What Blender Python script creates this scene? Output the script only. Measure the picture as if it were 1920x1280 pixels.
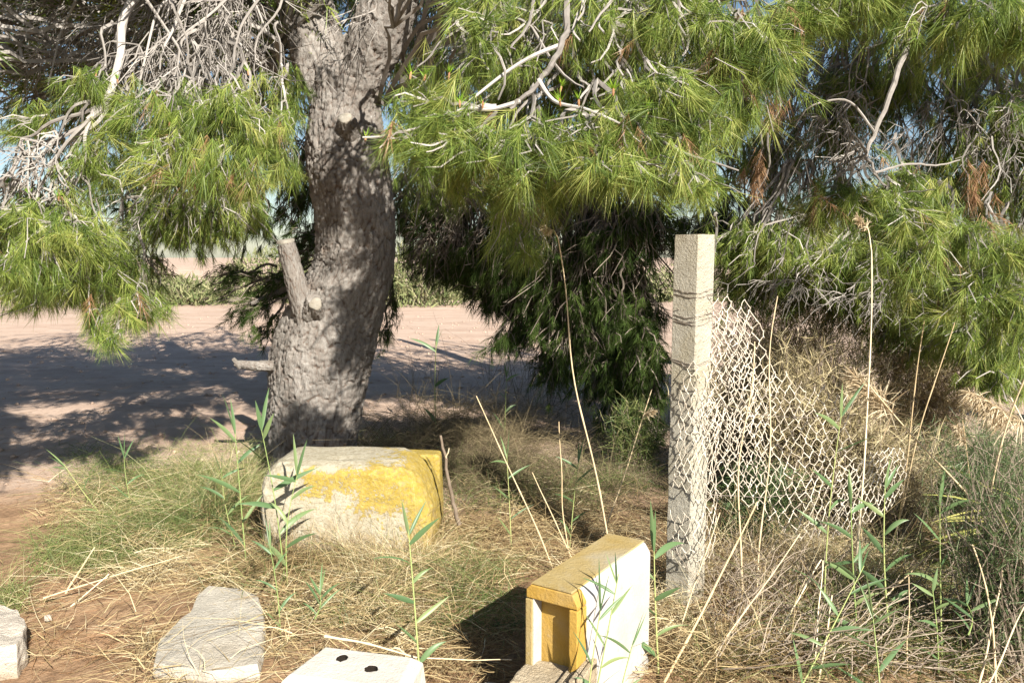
import bpy, math, random
import numpy as np

# ------------------------------------------------------------------ camera, sky, sun, exposure
SC = bpy.context.scene
for o in list(bpy.data.objects):
    bpy.data.objects.remove(o)
rng = np.random.default_rng(11)
random.seed(11)

F = 1507.0                       # focal length in pixels of the 1920 wide photograph
PITCH = math.radians(6)
CAM = np.array([0, 0, 1.6])
FWD = np.array([0, math.cos(PITCH), -math.sin(PITCH)])
UPV = np.array([0, math.sin(PITCH), math.cos(PITCH)])
RGT = np.array([1.0, 0, 0])

cam = bpy.data.cameras.new('camera')
cam.sensor_width = 36
cam.lens = F / 1920 * 36
cam.clip_end = 3000
camo = bpy.data.objects.new('camera', cam)
SC.collection.objects.link(camo)
camo.location = CAM
camo.rotation_euler = (math.radians(90) - PITCH, 0, 0)
SC.camera = camo

SUN_AZ = np.array([0.45, -0.89]); SUN_AZ /= np.linalg.norm(SUN_AZ)
SUN_EL = math.radians(33)
world = bpy.data.worlds.new('World'); SC.world = world
world.use_nodes = True
wn = world.node_tree.nodes; wl = world.node_tree.links
wn.clear()
sky = wn.new('ShaderNodeTexSky'); sky.sky_type = 'NISHITA'
sky.sun_disc = False
sky.sun_elevation = SUN_EL
sky.sun_rotation = math.atan2(SUN_AZ[0], SUN_AZ[1])
sky.air_density = 1.0; sky.dust_density = 0.6; sky.ozone_density = 2.0
bg = wn.new('ShaderNodeBackground'); bg.inputs['Strength'].default_value = 0.05
wo = wn.new('ShaderNodeOutputWorld')
wl.new(sky.outputs[0], bg.inputs[0]); wl.new(bg.outputs[0], wo.inputs[0])

sun = bpy.data.lights.new('sun', 'SUN'); sun.energy = 5.0; sun.angle = math.radians(0.53)
sun.color = (1.0, 0.93, 0.82)
suno = bpy.data.objects.new('sun', sun); SC.collection.objects.link(suno)
from mathutils import Vector
sv = Vector((SUN_AZ[0] * math.cos(SUN_EL), SUN_AZ[1] * math.cos(SUN_EL), math.sin(SUN_EL)))
suno.rotation_euler = sv.to_track_quat('Z', 'Y').to_euler()
suno.location = (4, -6, 8)

SC.view_settings.view_transform = 'Standard'
SC.view_settings.look = 'None'
SC.view_settings.gamma = 1
SC.view_settings.use_curve_mapping = False
SC.view_settings.exposure = 1.35
SC.render.engine = 'CYCLES'
SC.cycles.max_bounces = 3; SC.cycles.diffuse_bounces = 2; SC.cycles.glossy_bounces = 1; SC.cycles.transmission_bounces = 2
SC.cycles.debug_use_spatial_splits = True

# ------------------------------------------------------------------ geometry helpers
def ray(px, py):
    return RGT * (px - 960) / F + UPV * (640 - py) / F + FWD
def P(px, py, d):
    v = ray(px, py); return CAM + v * (d / v[1])
def G(px, py, z=0.0):
    v = ray(px, py); return CAM + v * ((z - CAM[2]) / v[2])
def proj(p):
    p = np.asarray(p) - CAM
    f = p @ FWD
    return 960 + F * (p @ RGT) / f, 640 - F * (p @ UPV) / f

def unit(v):
    return v / np.maximum(np.linalg.norm(v, axis=-1, keepdims=True), 1e-9)

def _h(ix, iy, iz):
    n = (ix * 374761393 + iy * 668265263 + iz * 1274126177) & 0xffffffff
    n = ((n ^ (n >> 13)) * 1274126177) & 0xffffffff
    return ((n ^ (n >> 16)) & 0xffff) / 65535.0
def vnoise(p):
    p = np.asarray(p, float); i = np.floor(p).astype(np.int64); f = p - i; f = f * f * (3 - 2 * f)
    r = 0
    for a in (0, 1):
        for b in (0, 1):
            for c in (0, 1):
                w = (f[..., 0] if a else 1 - f[..., 0]) * (f[..., 1] if b else 1 - f[..., 1]) * (f[..., 2] if c else 1 - f[..., 2])
                r = r + w * _h(i[..., 0] + a, i[..., 1] + b, i[..., 2] + c)
    return r * 2 - 1
def fbm(p, o=4):
    p = np.asarray(p, float); r = 0; a = .5
    for k in range(o):
        r = r + a * vnoise(p * 2 ** k + 17.3 * k); a *= .5
    return r
def worley(u, v, period=None):
    """F2-F1 on a jittered 2-D grid (u wraps with the integer period)"""
    iu = np.floor(u).astype(np.int64); iv = np.floor(v).astype(np.int64)
    d1 = np.full(u.shape, 9.0); d2 = d1.copy(); idc = np.zeros(u.shape)
    for a in (-1, 0, 1):
        for b in (-1, 0, 1):
            cu = iu + a; cv = iv + b
            hu = cu % period if period else cu
            x = cu + .1 + .8 * _h(hu, cv, cv * 0 + 3); y = cv + .1 + .8 * _h(hu, cv, cv * 0 + 7)
            d = np.hypot(u - x, v - y); h = _h(hu, cv, cv * 0 + 11)
            m = d < d1
            d2 = np.where(m, d1, np.minimum(d2, d)); idc = np.where(m, h, idc); d1 = np.where(m, d, d1)
    return d2 - d1, idc

def tubes(paths, radii, k=4):
    paths = np.asarray(paths, float); N, m, _ = paths.shape
    radii = np.broadcast_to(radii, (N, m))
    t = unit(np.gradient(paths, axis=1))
    mean = unit(paths[:, -1] - paths[:, 0])
    ref = np.where(np.abs(mean[:, 2:3]) > .75, np.array([[1., .2, 0]]), np.array([[0., .1, 1]]))
    n1 = unit(np.cross(t, ref[:, None, :])); n2 = np.cross(t, n1)
    a = np.arange(k) / k * 2 * math.pi
    v = paths[:, :, None, :] + radii[:, :, None, None] * (np.cos(a)[None, None, :, None] * n1[:, :, None, :] + np.sin(a)[None, None, :, None] * n2[:, :, None, :])
    base = (np.arange(N) * m * k)[:, None, None] + (np.arange(m - 1) * k)[None, :, None] + np.arange(k)[None, None, :]
    nx = (np.arange(N) * m * k)[:, None, None] + (np.arange(m - 1) * k)[None, :, None] + ((np.arange(k) + 1) % k)[None, None, :]
    f = np.stack([base, nx, nx + k, base + k], -1).reshape(-1, 4)
    return v.reshape(-1, 3), f, m * k

def blades(paths, widths, side):
    paths = np.asarray(paths, float); N, m, _ = paths.shape
    widths = np.broadcast_to(widths, (N, m))
    s = side if side.ndim == 3 else side[:, None, :]
    v = np.stack([paths - s * widths[..., None] / 2, paths + s * widths[..., None] / 2], 2)
    b = (np.arange(N) * m * 2)[:, None] + (np.arange(m - 1) * 2)[None, :]
    f = np.stack([b, b + 1, b + 3, b + 2], -1).reshape(-1, 4)
    return v.reshape(-1, 3), f, m * 2

class Geo:
    def __init__(s): s.v = []; s.f = []; s.r = []; s.n = 0
    def add(s, v, f, r=None):
        v = np.asarray(v, float); s.v.append(v); s.f.append(np.asarray(f, np.int64) + s.n); s.n += len(v)
        s.r.append(np.full(len(v), .5) if r is None else np.asarray(r, float))
        return s
    def tube(s, paths, radii, k=4, r=None):
        v, f, per = tubes(paths, radii, k); N = len(v) // per
        s.add(v, f, np.repeat(rng.random(N) if r is None else np.broadcast_to(r, (N,)), per)); return s
    def blade(s, paths, widths, side, r=None):
        v, f, per = blades(paths, widths, side); N = len(v) // per
        s.add(v, f, np.repeat(rng.random(N) if r is None else np.broadcast_to(r, (N,)), per)); return s
    def build(s, name, mat, parent=None, smooth=False, loc=None):
        v = np.concatenate(s.v)
        if parent is not None: v = v - np.array(parent.location)
        me = bpy.data.meshes.new(name)
        me.vertices.add(len(v)); me.vertices.foreach_set('co', v.astype(np.float32).ravel())
        li = np.concatenate([f.ravel() for f in s.f]); tot = np.concatenate([np.full(len(f), f.shape[1]) for f in s.f])
        me.loops.add(len(li)); me.loops.foreach_set('vertex_index', li.astype(np.int32))
        me.polygons.add(len(tot))
        st = np.concatenate([[0], np.cumsum(tot)[:-1]])
        me.polygons.foreach_set('loop_start', st.astype(np.int32))
        me.update(calc_edges=True); me.validate()
        at = me.attributes.new('rnd', 'FLOAT', 'POINT'); at.data.foreach_set('value', np.concatenate(s.r).astype(np.float32))
        me.polygons.foreach_set('use_smooth', np.full(len(me.polygons), bool(smooth)))
        me.materials.append(mat)
        o = bpy.data.objects.new(name, me); SC.collection.objects.link(o)
        if parent is not None: o.parent = parent
        return o

def empty(name, loc, label=None, cat=None, group=None):
    o = bpy.data.objects.new(name, None); SC.collection.objects.link(o); o.location = [float(x) for x in loc]
    o.empty_display_size = .1
    tag(o, label, cat, group); return o
def tag(o, label=None, cat=None, group=None, kind=None):
    if label: o['label'] = label
    if cat: o['category'] = cat
    if group: o['group'] = group
    if kind: o['kind'] = kind
    return o

# ------------------------------------------------------------------ material helpers
def newmat(name):
    m = bpy.data.materials.new(name); m.use_nodes = True
    nt = m.node_tree; nt.nodes.clear()
    out = nt.nodes.new('ShaderNodeOutputMaterial')
    return m, nt, out
def nd(nt, t, **k):
    n = nt.nodes.new(t)
    for a, b in k.items(): setattr(n, a, b)
    return n
def ramp(nt, src, stops):
    r = nt.nodes.new('ShaderNodeValToRGB'); e = r.color_ramp.elements
    while len(e) < len(stops): e.new(.5)
    for i, (p, c) in enumerate(stops): e[i].position = p; e[i].color = (*c, 1)
    nt.links.new(src, r.inputs[0]); return r.outputs[0]
def noise(nt, scale, detail=4, rough=.6, dist=0, coord='Object', sc=(1, 1, 1)):
    tc = nt.nodes.new('ShaderNodeTexCoord'); mp = nt.nodes.new('ShaderNodeMapping'); mp.inputs['Scale'].default_value = sc
    nt.links.new(tc.outputs[coord], mp.inputs[0])
    n = nt.nodes.new('ShaderNodeTexNoise'); n.inputs['Scale'].default_value = scale; n.inputs['Detail'].default_value = detail
    n.inputs['Roughness'].default_value = rough; n.inputs['Distortion'].default_value = dist
    nt.links.new(mp.outputs[0], n.inputs['Vector']); return n.outputs['Fac']
def mixc(nt, fac, a, b, mode='MIX'):
    m = nt.nodes.new('ShaderNodeMix'); m.data_type = 'RGBA'; m.blend_type = mode
    for s, x in ((m.inputs[0], fac), (m.inputs[6], a), (m.inputs[7], b)):
        if hasattr(x, 'is_linked'): nt.links.new(x, s)
        elif isinstance(x, tuple): s.default_value = (*x, 1)
        else: s.default_value = x
    return m.outputs[2]
def math_(nt, op, a, b=None, clamp=False):
    m = nt.nodes.new('ShaderNodeMath'); m.operation = op; m.use_clamp = clamp
    for s, x in ((m.inputs[0], a), (m.inputs[1], b)):
        if x is None: continue
        if hasattr(x, 'is_linked'): nt.links.new(x, s)
        else: s.default_value = x
    return m.outputs[0]
def bump(nt, h, strength, dist):
    b = nt.nodes.new('ShaderNodeBump'); b.inputs['Strength'].default_value = strength; b.inputs['Distance'].default_value = dist
    nt.links.new(h, b.inputs['Height']); return b.outputs[0]
def surf(nt, out, col, rough=.9, nrm=None, spec=.2):
    p = nt.nodes.new('ShaderNodeBsdfPrincipled'); p.inputs['Roughness'].default_value = rough
    p.inputs['Specular IOR Level'].default_value = spec
    if hasattr(col, 'is_linked'): nt.links.new(col, p.inputs['Base Color'])
    else: p.inputs['Base Color'].default_value = (*col, 1)
    if nrm is not None: nt.links.new(nrm, p.inputs['Normal'])
    nt.links.new(p.outputs[0], out.inputs[0]); return p
def leafmat(name, stops, trans=.3, rough=.45, spec=.35, cheap=False):
    m, nt, out = newmat(name)
    at = nd(nt, 'ShaderNodeAttribute', attribute_name='rnd')
    col = ramp(nt, at.outputs['Fac'], stops)
    if rough > .55 or cheap:
        p = nt.nodes.new('ShaderNodeBsdfDiffuse'); nt.links.new(col, p.inputs[0])
    else:
        p = nt.nodes.new('ShaderNodeBsdfPrincipled'); p.inputs['Roughness'].default_value = rough; p.inputs['Specular IOR Level'].default_value = spec
        nt.links.new(col, p.inputs['Base Color'])
    t = nt.nodes.new('ShaderNodeBsdfTranslucent'); nt.links.new(col, t.inputs[0])
    mx = nt.nodes.new('ShaderNodeMixShader'); mx.inputs[0].default_value = trans
    nt.links.new(p.outputs[0], mx.inputs[1]); nt.links.new(t.outputs[0], mx.inputs[2]); nt.links.new(mx.outputs[0], out.inputs[0])
    return m
def woodmat(name, c1, c2, rough=.85):
    m, nt, out = newmat(name)
    at = nd(nt, 'ShaderNodeAttribute', attribute_name='rnd')
    a = math_(nt, 'ADD', math_(nt, 'MULTIPLY', at.outputs['Fac'], .6), math_(nt, 'MULTIPLY', noise(nt, 25, 3), .5))
    surf(nt, out, ramp(nt, a, [(.2, c1), (.85, c2)]), rough); return m

M = {}
M['needles'] = leafmat('pine_needles', [(0, (.075, .125, .03)), (.4, (.17, .245, .05)), (.75, (.31, .38, .085)), (1, (.46, .46, .15))], .4)
M['needles_shaded'] = leafmat('pine_needles_shaded', [(0, (.035, .062, .018)), (.5, (.063, .10, .028)), (1, (.105, .145, .038))], .25, cheap=True)  # darker copy of the needle colours, shade of the back pines painted in
M['new_needles'] = leafmat('new_needles', [(0, (.20, .36, .03)), (1, (.32, .46, .04))], .4)
M['dead_needles'] = leafmat('dead_needles', [(0, (.22, .12, .06)), (1, (.36, .22, .12))], .2)
M['twig'] = woodmat('grey_twig', (.15, .135, .122), (.38, .355, .33))
M['twig_shaded'] = woodmat('shaded_twig', (.10, .08, .065), (.27, .23, .19))  # darker copy of the grey twig, shade put into the colour
M['bud'] = woodmat('bud', (.25, .12, .06), (.40, .24, .13))
M['straw'] = leafmat('straw', [(0, (.11, .075, .04)), (.3, (.26, .185, .095)), (.7, (.47, .38, .21)), (1, (.68, .61, .42))], .2, .6)
M['grass'] = leafmat('grass', [(0, (.05, .09, .028)), (.45, (.12, .175, .05)), (.8, (.24, .27, .095)), (1, (.38, .36, .18))], .35, .5)
M['dead_grass_shaded'] = leafmat('dead_grass_shaded', [(0, (.07, .058, .038)), (.6, (.16, .13, .08)), (1, (.30, .25, .15))], .2, .7)  # darkened: the shade behind the yellow block is in this colour
M['reed_leaf'] = leafmat('reed_leaf', [(0, (.065, .125, .055)), (.6, (.12, .20, .085)), (1, (.23, .29, .12))], .3, .4)
M['reed_stem'] = woodmat('reed_stem', (.16, .23, .07), (.33, .36, .14), .5)
M['dry_reed'] = woodmat('dry_reed', (.45, .33, .18), (.72, .62, .44), .55)
M['plume'] = leafmat('plume', [(0, (.34, .25, .15)), (.5, (.54, .44, .29)), (1, (.74, .65, .48))], .35, .8)
M['brush'] = woodmat('dry_brush', (.12, .09, .065), (.36, .30, .235))
M['feather'] = leafmat('feather_shrub', [(0, (.05, .09, .03)), (.6, (.10, .16, .06)), (1, (.17, .22, .09))], .3)
M['yucca'] = leafmat('yellow_grass', [(0, (.20, .24, .06)), (1, (.45, .42, .13))], .3)
M['pale_bush'] = leafmat('pale_bush', [(0, (.22, .17, .10)), (.5, (.42, .36, .20)), (1, (.60, .53, .36))], .2, .8)
M['far_shrub'] = leafmat('far_shrub', [(0, (.09, .12, .05)), (.5, (.20, .22, .10)), (1, (.34, .33, .19))], .2, .8)
M['wire'] = woodmat('wire', (.34, .295, .23), (.68, .62, .52), .6)
M['tie_wire'] = woodmat('tie_wire', (.12, .10, .085), (.28, .24, .20), .6)

def ground_mat():
    m, nt, out = newmat('soil')
    tc = nd(nt, 'ShaderNodeTexCoord'); sp = nd(nt, 'ShaderNodeSeparateXYZ'); nt.links.new(tc.outputs['Object'], sp.inputs[0])
    big = noise(nt, .35, 3); mid = noise(nt, 3, 5, .65); fine = noise(nt, 60, 4, .7)
    field = ramp(nt, mid, [(.25, (.43, .32, .25)), (.75, (.54, .42, .335))])
    field = mixc(nt, math_(nt, 'MULTIPLY', fine, .35), field, (.33, .24, .185))
    field = mixc(nt, ramp(nt, noise(nt, 1.1, 6, .7, .5, sc=(.5, 1.6, 1)), [(.45, (0, 0, 0)), (.65, (.8, .8, .8))]), field, (.35, .25, .19))
    field = mixc(nt, ramp(nt, noise(nt, 9, 4, .7, .2, sc=(.6, 1.4, 1)), [(.60, (0, 0, 0)), (.68, (.55, .55, .55))]), field, (.26, .185, .14))
    near = ramp(nt, mid, [(.3, (.20, .125, .075)), (.55, (.33, .215, .13)), (.8, (.44, .31, .20))])
    near = mixc(nt, ramp(nt, noise(nt, 25, 5, .7), [(.45, (0, 0, 0)), (.7, (1, 1, 1))]), near, (.16, .10, .06))
    # the verge of darker litter soil ends about five and a half metres out
    e = math_(nt, 'ADD', sp.outputs['Y'], math_(nt, 'MULTIPLY', math_(nt, 'SUBTRACT', big, .5), 2.2))
    mr = nd(nt, 'ShaderNodeMapRange'); nt.links.new(e, mr.inputs[0]); mr.inputs[1].default_value = 4.9; mr.inputs[2].default_value = 5.8
    col = mixc(nt, mr.outputs[0], near, field)
    h = math_(nt, 'ADD', math_(nt, 'MULTIPLY', noise(nt, 14, 6, .7), .7), math_(nt, 'MULTIPLY', fine, .3))
    surf(nt, out, col, .95, bump(nt, h, .8, .03), .1); return m
def bark_mat():
    m, nt, out = newmat('bark')
    at = nd(nt, 'ShaderNodeAttribute', attribute_name='rnd')
    n1 = noise(nt, 6, 5, .65, .3, sc=(1, 1, .3)); n2 = noise(nt, 55, 5, .7, .2, sc=(1, 1, .35))
    c = ramp(nt, n1, [(.3, (.155, .143, .13)), (.5, (.24, .225, .207)), (.72, (.39, .37, .345))])
    c = mixc(nt, ramp(nt, n2, [(.35, (.55, .55, .55)), (.6, (0, 0, 0))]), c, (.13, .095, .075))
    c = mixc(nt, ramp(nt, at.outputs['Fac'], [(.0, (.85, .85, .85)), (.35, (0, 0, 0))]), c, (.10, .062, .042))   # reddish brown inner bark in the fissures
    c = mixc(nt, ramp(nt, noise(nt, 3.5, 4, .6), [(.62, (0, 0, 0)), (.74, (.45, .45, .45))]), c, (.25, .165, .115))
    c = mixc(nt, ramp(nt, noise(nt, 16, 5, .75, .3), [(.62, (0, 0, 0)), (.70, (.7, .7, .7))]), c, (.42, .41, .385))   # pale lichen
    surf(nt, out, c, .95, bump(nt, n2, 1.0, .02), .1); return m
def concrete_mat(name, c1, c2, stain, sc=6, stain_amt=.5, b=.35, splash=2.2):
    m, nt, out = newmat(name)
    n1 = noise(nt, sc, 6, .65); n2 = noise(nt, 90, 4, .7); n3 = noise(nt, sc * .45, 5, .6, .4)
    c = ramp(nt, n1, [(.3, c1), (.7, c2)])
    c = mixc(nt, math_(nt, 'MULTIPLY', ramp(nt, n3, [(.5, (0, 0, 0)), (.72, (1, 1, 1))]), stain_amt), c, stain)
    c = mixc(nt, ramp(nt, n2, [(.26, (.4, .4, .4)), (.40, (0, 0, 0))]), c, (.28, .24, .19))
    n4 = noise(nt, 32, 5, .75)
    c = mixc(nt, ramp(nt, n4, [(.60, (0, 0, 0)), (.70, (.4, .4, .4))]), c, stain)
    tc = nd(nt, 'ShaderNodeTexCoord'); sp = nd(nt, 'ShaderNodeSeparateXYZ'); nt.links.new(tc.outputs['Object'], sp.inputs[0])
    c = mixc(nt, ramp(nt, math_(nt, 'SUBTRACT', noise(nt, 11, 5, .7), math_(nt, 'MULTIPLY', sp.outputs['Z'], splash)), [(.34, (0, 0, 0)), (.58, (.6, .6, .6))]), c, (.27, .20, .125)) if name != 'hole_shade' else c
    h = math_(nt, 'ADD', math_(nt, 'ADD', math_(nt, 'MULTIPLY', n1, .5), n2), n4)
    surf(nt, out, c, .95, bump(nt, h, min(1, b * 1.8), .014), .08); return m
M['soil'] = ground_mat(); M['bark'] = bark_mat()
M['post'] = concrete_mat('post_concrete', (.36, .335, .27), (.48, .455, .385), (.33, .275, .14), 7, .6, .5)
M['white_block'] = concrete_mat('white_block', (.44, .415, .37), (.55, .525, .475), (.36, .32, .26), 8, .4, .2)
M['grey_stone'] = concrete_mat('grey_stone', (.34, .315, .265), (.50, .465, .40), (.36, .29, .20), 7, .5, .45, 8)
M['pale_stone'] = concrete_mat('pale_stone', (.44, .385, .32), (.55, .50, .43), (.38, .29, .20), 5, .4, .5, 6)
M['step_stone'] = concrete_mat('step_stone', (.36, .29, .19), (.47, .40, .29), (.27, .20, .12), 9, .5, .6)
M['white_paint'] = concrete_mat('white_paint', (.38, .365, .34), (.46, .45, .425), (.29, .25, .18), 5, .35, .12)
M['ochre'] = concrete_mat('ochre_paint', (.33, .20, .04), (.41, .265, .065), (.33, .27, .16), 6, .6, .18)
M['ochre_worn'] = concrete_mat('ochre_worn', (.30, .215, .075), (.35, .28, .145), (.34, .31, .24), 7, 1.0, .2)
M['cut_wood'] = concrete_mat('cut_wood', (.22, .20, .17), (.32, .30, .26), (.22, .18, .13), 18, .5, .3)
M['hole'] = concrete_mat('hole_shade', (.02, .015, .012), (.03, .024, .018), (.015, .012, .01), 20, .5, .3, 9)  # near-black walls, the darkness inside the holes painted as colour
def yellow_mat():
    m, nt, out = newmat('worn_yellow_paint')
    tc = nd(nt, 'ShaderNodeTexCoord'); sp = nd(nt, 'ShaderNodeSeparateXYZ'); nt.links.new(tc.outputs['Object'], sp.inputs[0])
    n = noise(nt, 4.2, 6, .65, .3); n2 = noise(nt, 28, 5, .75); n3 = noise(nt, 60, 4, .7)
    # paint left on the upper band and right end of the block, worn through elsewhere
    z = math_(nt, 'MULTIPLY', math_(nt, 'SUBTRACT', sp.outputs['Z'], .30), 3.4)
    x = math_(nt, 'MULTIPLY', math_(nt, 'SUBTRACT', sp.outputs['X'], .06), 1.7)
    xr = math_(nt, 'MULTIPLY', math_(nt, 'SUBTRACT', sp.outputs['X'], .28), 6.0, True)
    ztop = math_(nt, 'MULTIPLY', math_(nt, 'SUBTRACT', sp.outputs['Z'], .475), 14, True)
    f = math_(nt, 'ADD', math_(nt, 'ADD', z, math_(nt, 'MINIMUM', x, .28)), math_(nt, 'MULTIPLY', xr, 1.0))
    f = math_(nt, 'SUBTRACT', f, math_(nt, 'MULTIPLY', ztop, 1.2))
    f = math_(nt, 'ADD', f, math_(nt, 'MULTIPLY', math_(nt, 'SUBTRACT', n, .5), 3.2))
    f = math_(nt, 'ADD', f, math_(nt, 'MULTIPLY', math_(nt, 'SUBTRACT', n2, .5), 3.4))
    mask = ramp(nt, f, [(.10, (0, 0, 0)), (.16, (1, 1, 1))])
    yel = ramp(nt, n2, [(.3, (.22, .155, .03)), (.5, (.31, .23, .05)), (.7, (.38, .31, .12))])
    wht = ramp(nt, n2, [(.3, (.24, .21, .145)), (.5, (.36, .33, .255)), (.7, (.44, .41, .335))])
    wht = mixc(nt, ramp(nt, n, [(.4, (0, 0, 0)), (.7, (.5, .5, .5))]), wht, (.29, .265, .19))
    c = mixc(nt, mask, wht, yel)
    c = mixc(nt, ramp(nt, n3, [(.34, (.7, .7, .7)), (.50, (0, 0, 0))]), c, (.22, .18, .11))
    c = mixc(nt, ramp(nt, math_(nt, 'SUBTRACT', noise(nt, 9, 5, .7), math_(nt, 'MULTIPLY', sp.outputs['Z'], .9)), [(.28, (0, 0, 0)), (.5, (.75, .75, .75))]), c, (.24, .18, .11))
    surf(nt, out, c, .9, bump(nt, math_(nt, 'ADD', math_(nt, 'ADD', n2, n3), math_(nt, 'MULTIPLY', mask, .2)), .6, .010), .1); return m
M['yellow'] = yellow_mat()

# ------------------------------------------------------------------ the ground
def axis(lo, hi, fine_lo, fine_hi, fine, coarse_n):
    a = np.arange(fine_lo, fine_hi, fine)
    L = fine_lo - np.geomspace(fine, fine_lo - lo, coarse_n)[::-1]; R = fine_hi + np.geomspace(fine, hi - fine_hi, coarse_n)
    return np.concatenate([L, a, R])
def ground_z(x, y):
    p = np.stack([np.asarray(x, float), np.asarray(y, float), np.zeros_like(np.asarray(x, float))], -1)
    near = np.clip((30 - np.hypot(p[..., 0], p[..., 1])) / 25, 0, 1)
    verge = np.clip((5.6 - p[..., 1]) / 1.0, 0, 1)
    return near * (.03 * fbm(p * .8, 3) + (.012 + .02 * verge) * fbm(p * 5, 3)) - .02
xs = axis(-600, 600, -6, 6, .07, 40); ys = axis(-300, 1500, 1.5, 12, .07, 40)
X, Y = np.meshgrid(xs, ys)
V = np.stack([X, Y, ground_z(X, Y)], -1).reshape(-1, 3)
nx = len(xs); ii = (np.arange(len(ys) - 1)[:, None] * nx + np.arange(nx - 1)[None, :]).ravel()
g = Geo(); g.add(V, np.stack([ii, ii + 1, ii + nx + 1, ii + nx], -1))
tag(g.build('ground', M['soil'], smooth=True), kind='structure')

# far low bank of dry earth beyond the field
g = Geo(); bx = np.linspace(-90, 110, 90); by = np.linspace(0, 1, 14)
BX, BY = np.meshgrid(bx, by)
bh = 1.1 + .8 * vnoise(np.stack([BX * .06, BX * 0, BX * 0], -1))
BV = np.stack([BX, 52 + BY * 22 + 3 * vnoise(np.stack([BX * .05, BY * 0 + 4, BY * 0], -1)), np.sin(BY * math.pi) * bh + .15 * fbm(np.stack([BX, BY * 22, BY * 0], -1) * .5) - .1], -1).reshape(-1, 3)
ii = (np.arange(13)[:, None] * 90 + np.arange(89)[None, :]).ravel()
g.add(BV, np.stack([ii, ii + 1, ii + 91, ii + 90], -1))
tag(g.build('far_bank', M['soil'], smooth=True), kind='structure')

# ------------------------------------------------------------------ foliage tools
def wiggle(a, b, m=7, amp=.07, arch=0.0):
    a = np.atleast_2d(a); b = np.atleast_2d(b); N = len(a)
    t = np.linspace(0, 1, m)[None, :, None]; L = np.linalg.norm(b - a, axis=1)[:, None, None]
    p = a[:, None, :] + (b - a)[:, None, :] * t
    for k in (1, 2, 3, 4):
        p = p + rng.normal(0, 1, (N, 1, 3)) * (amp * L / k ** 1.25) * np.sin(math.pi * k * t)
    p[..., 2] += (arch * L * np.sin(math.pi * t))[..., 0]
    return p
def inball(n, surf_bias=.5):
    d = unit(rng.normal(0, 1, (n, 3))); return d * (rng.random((n, 1)) ** surf_bias)

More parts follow.
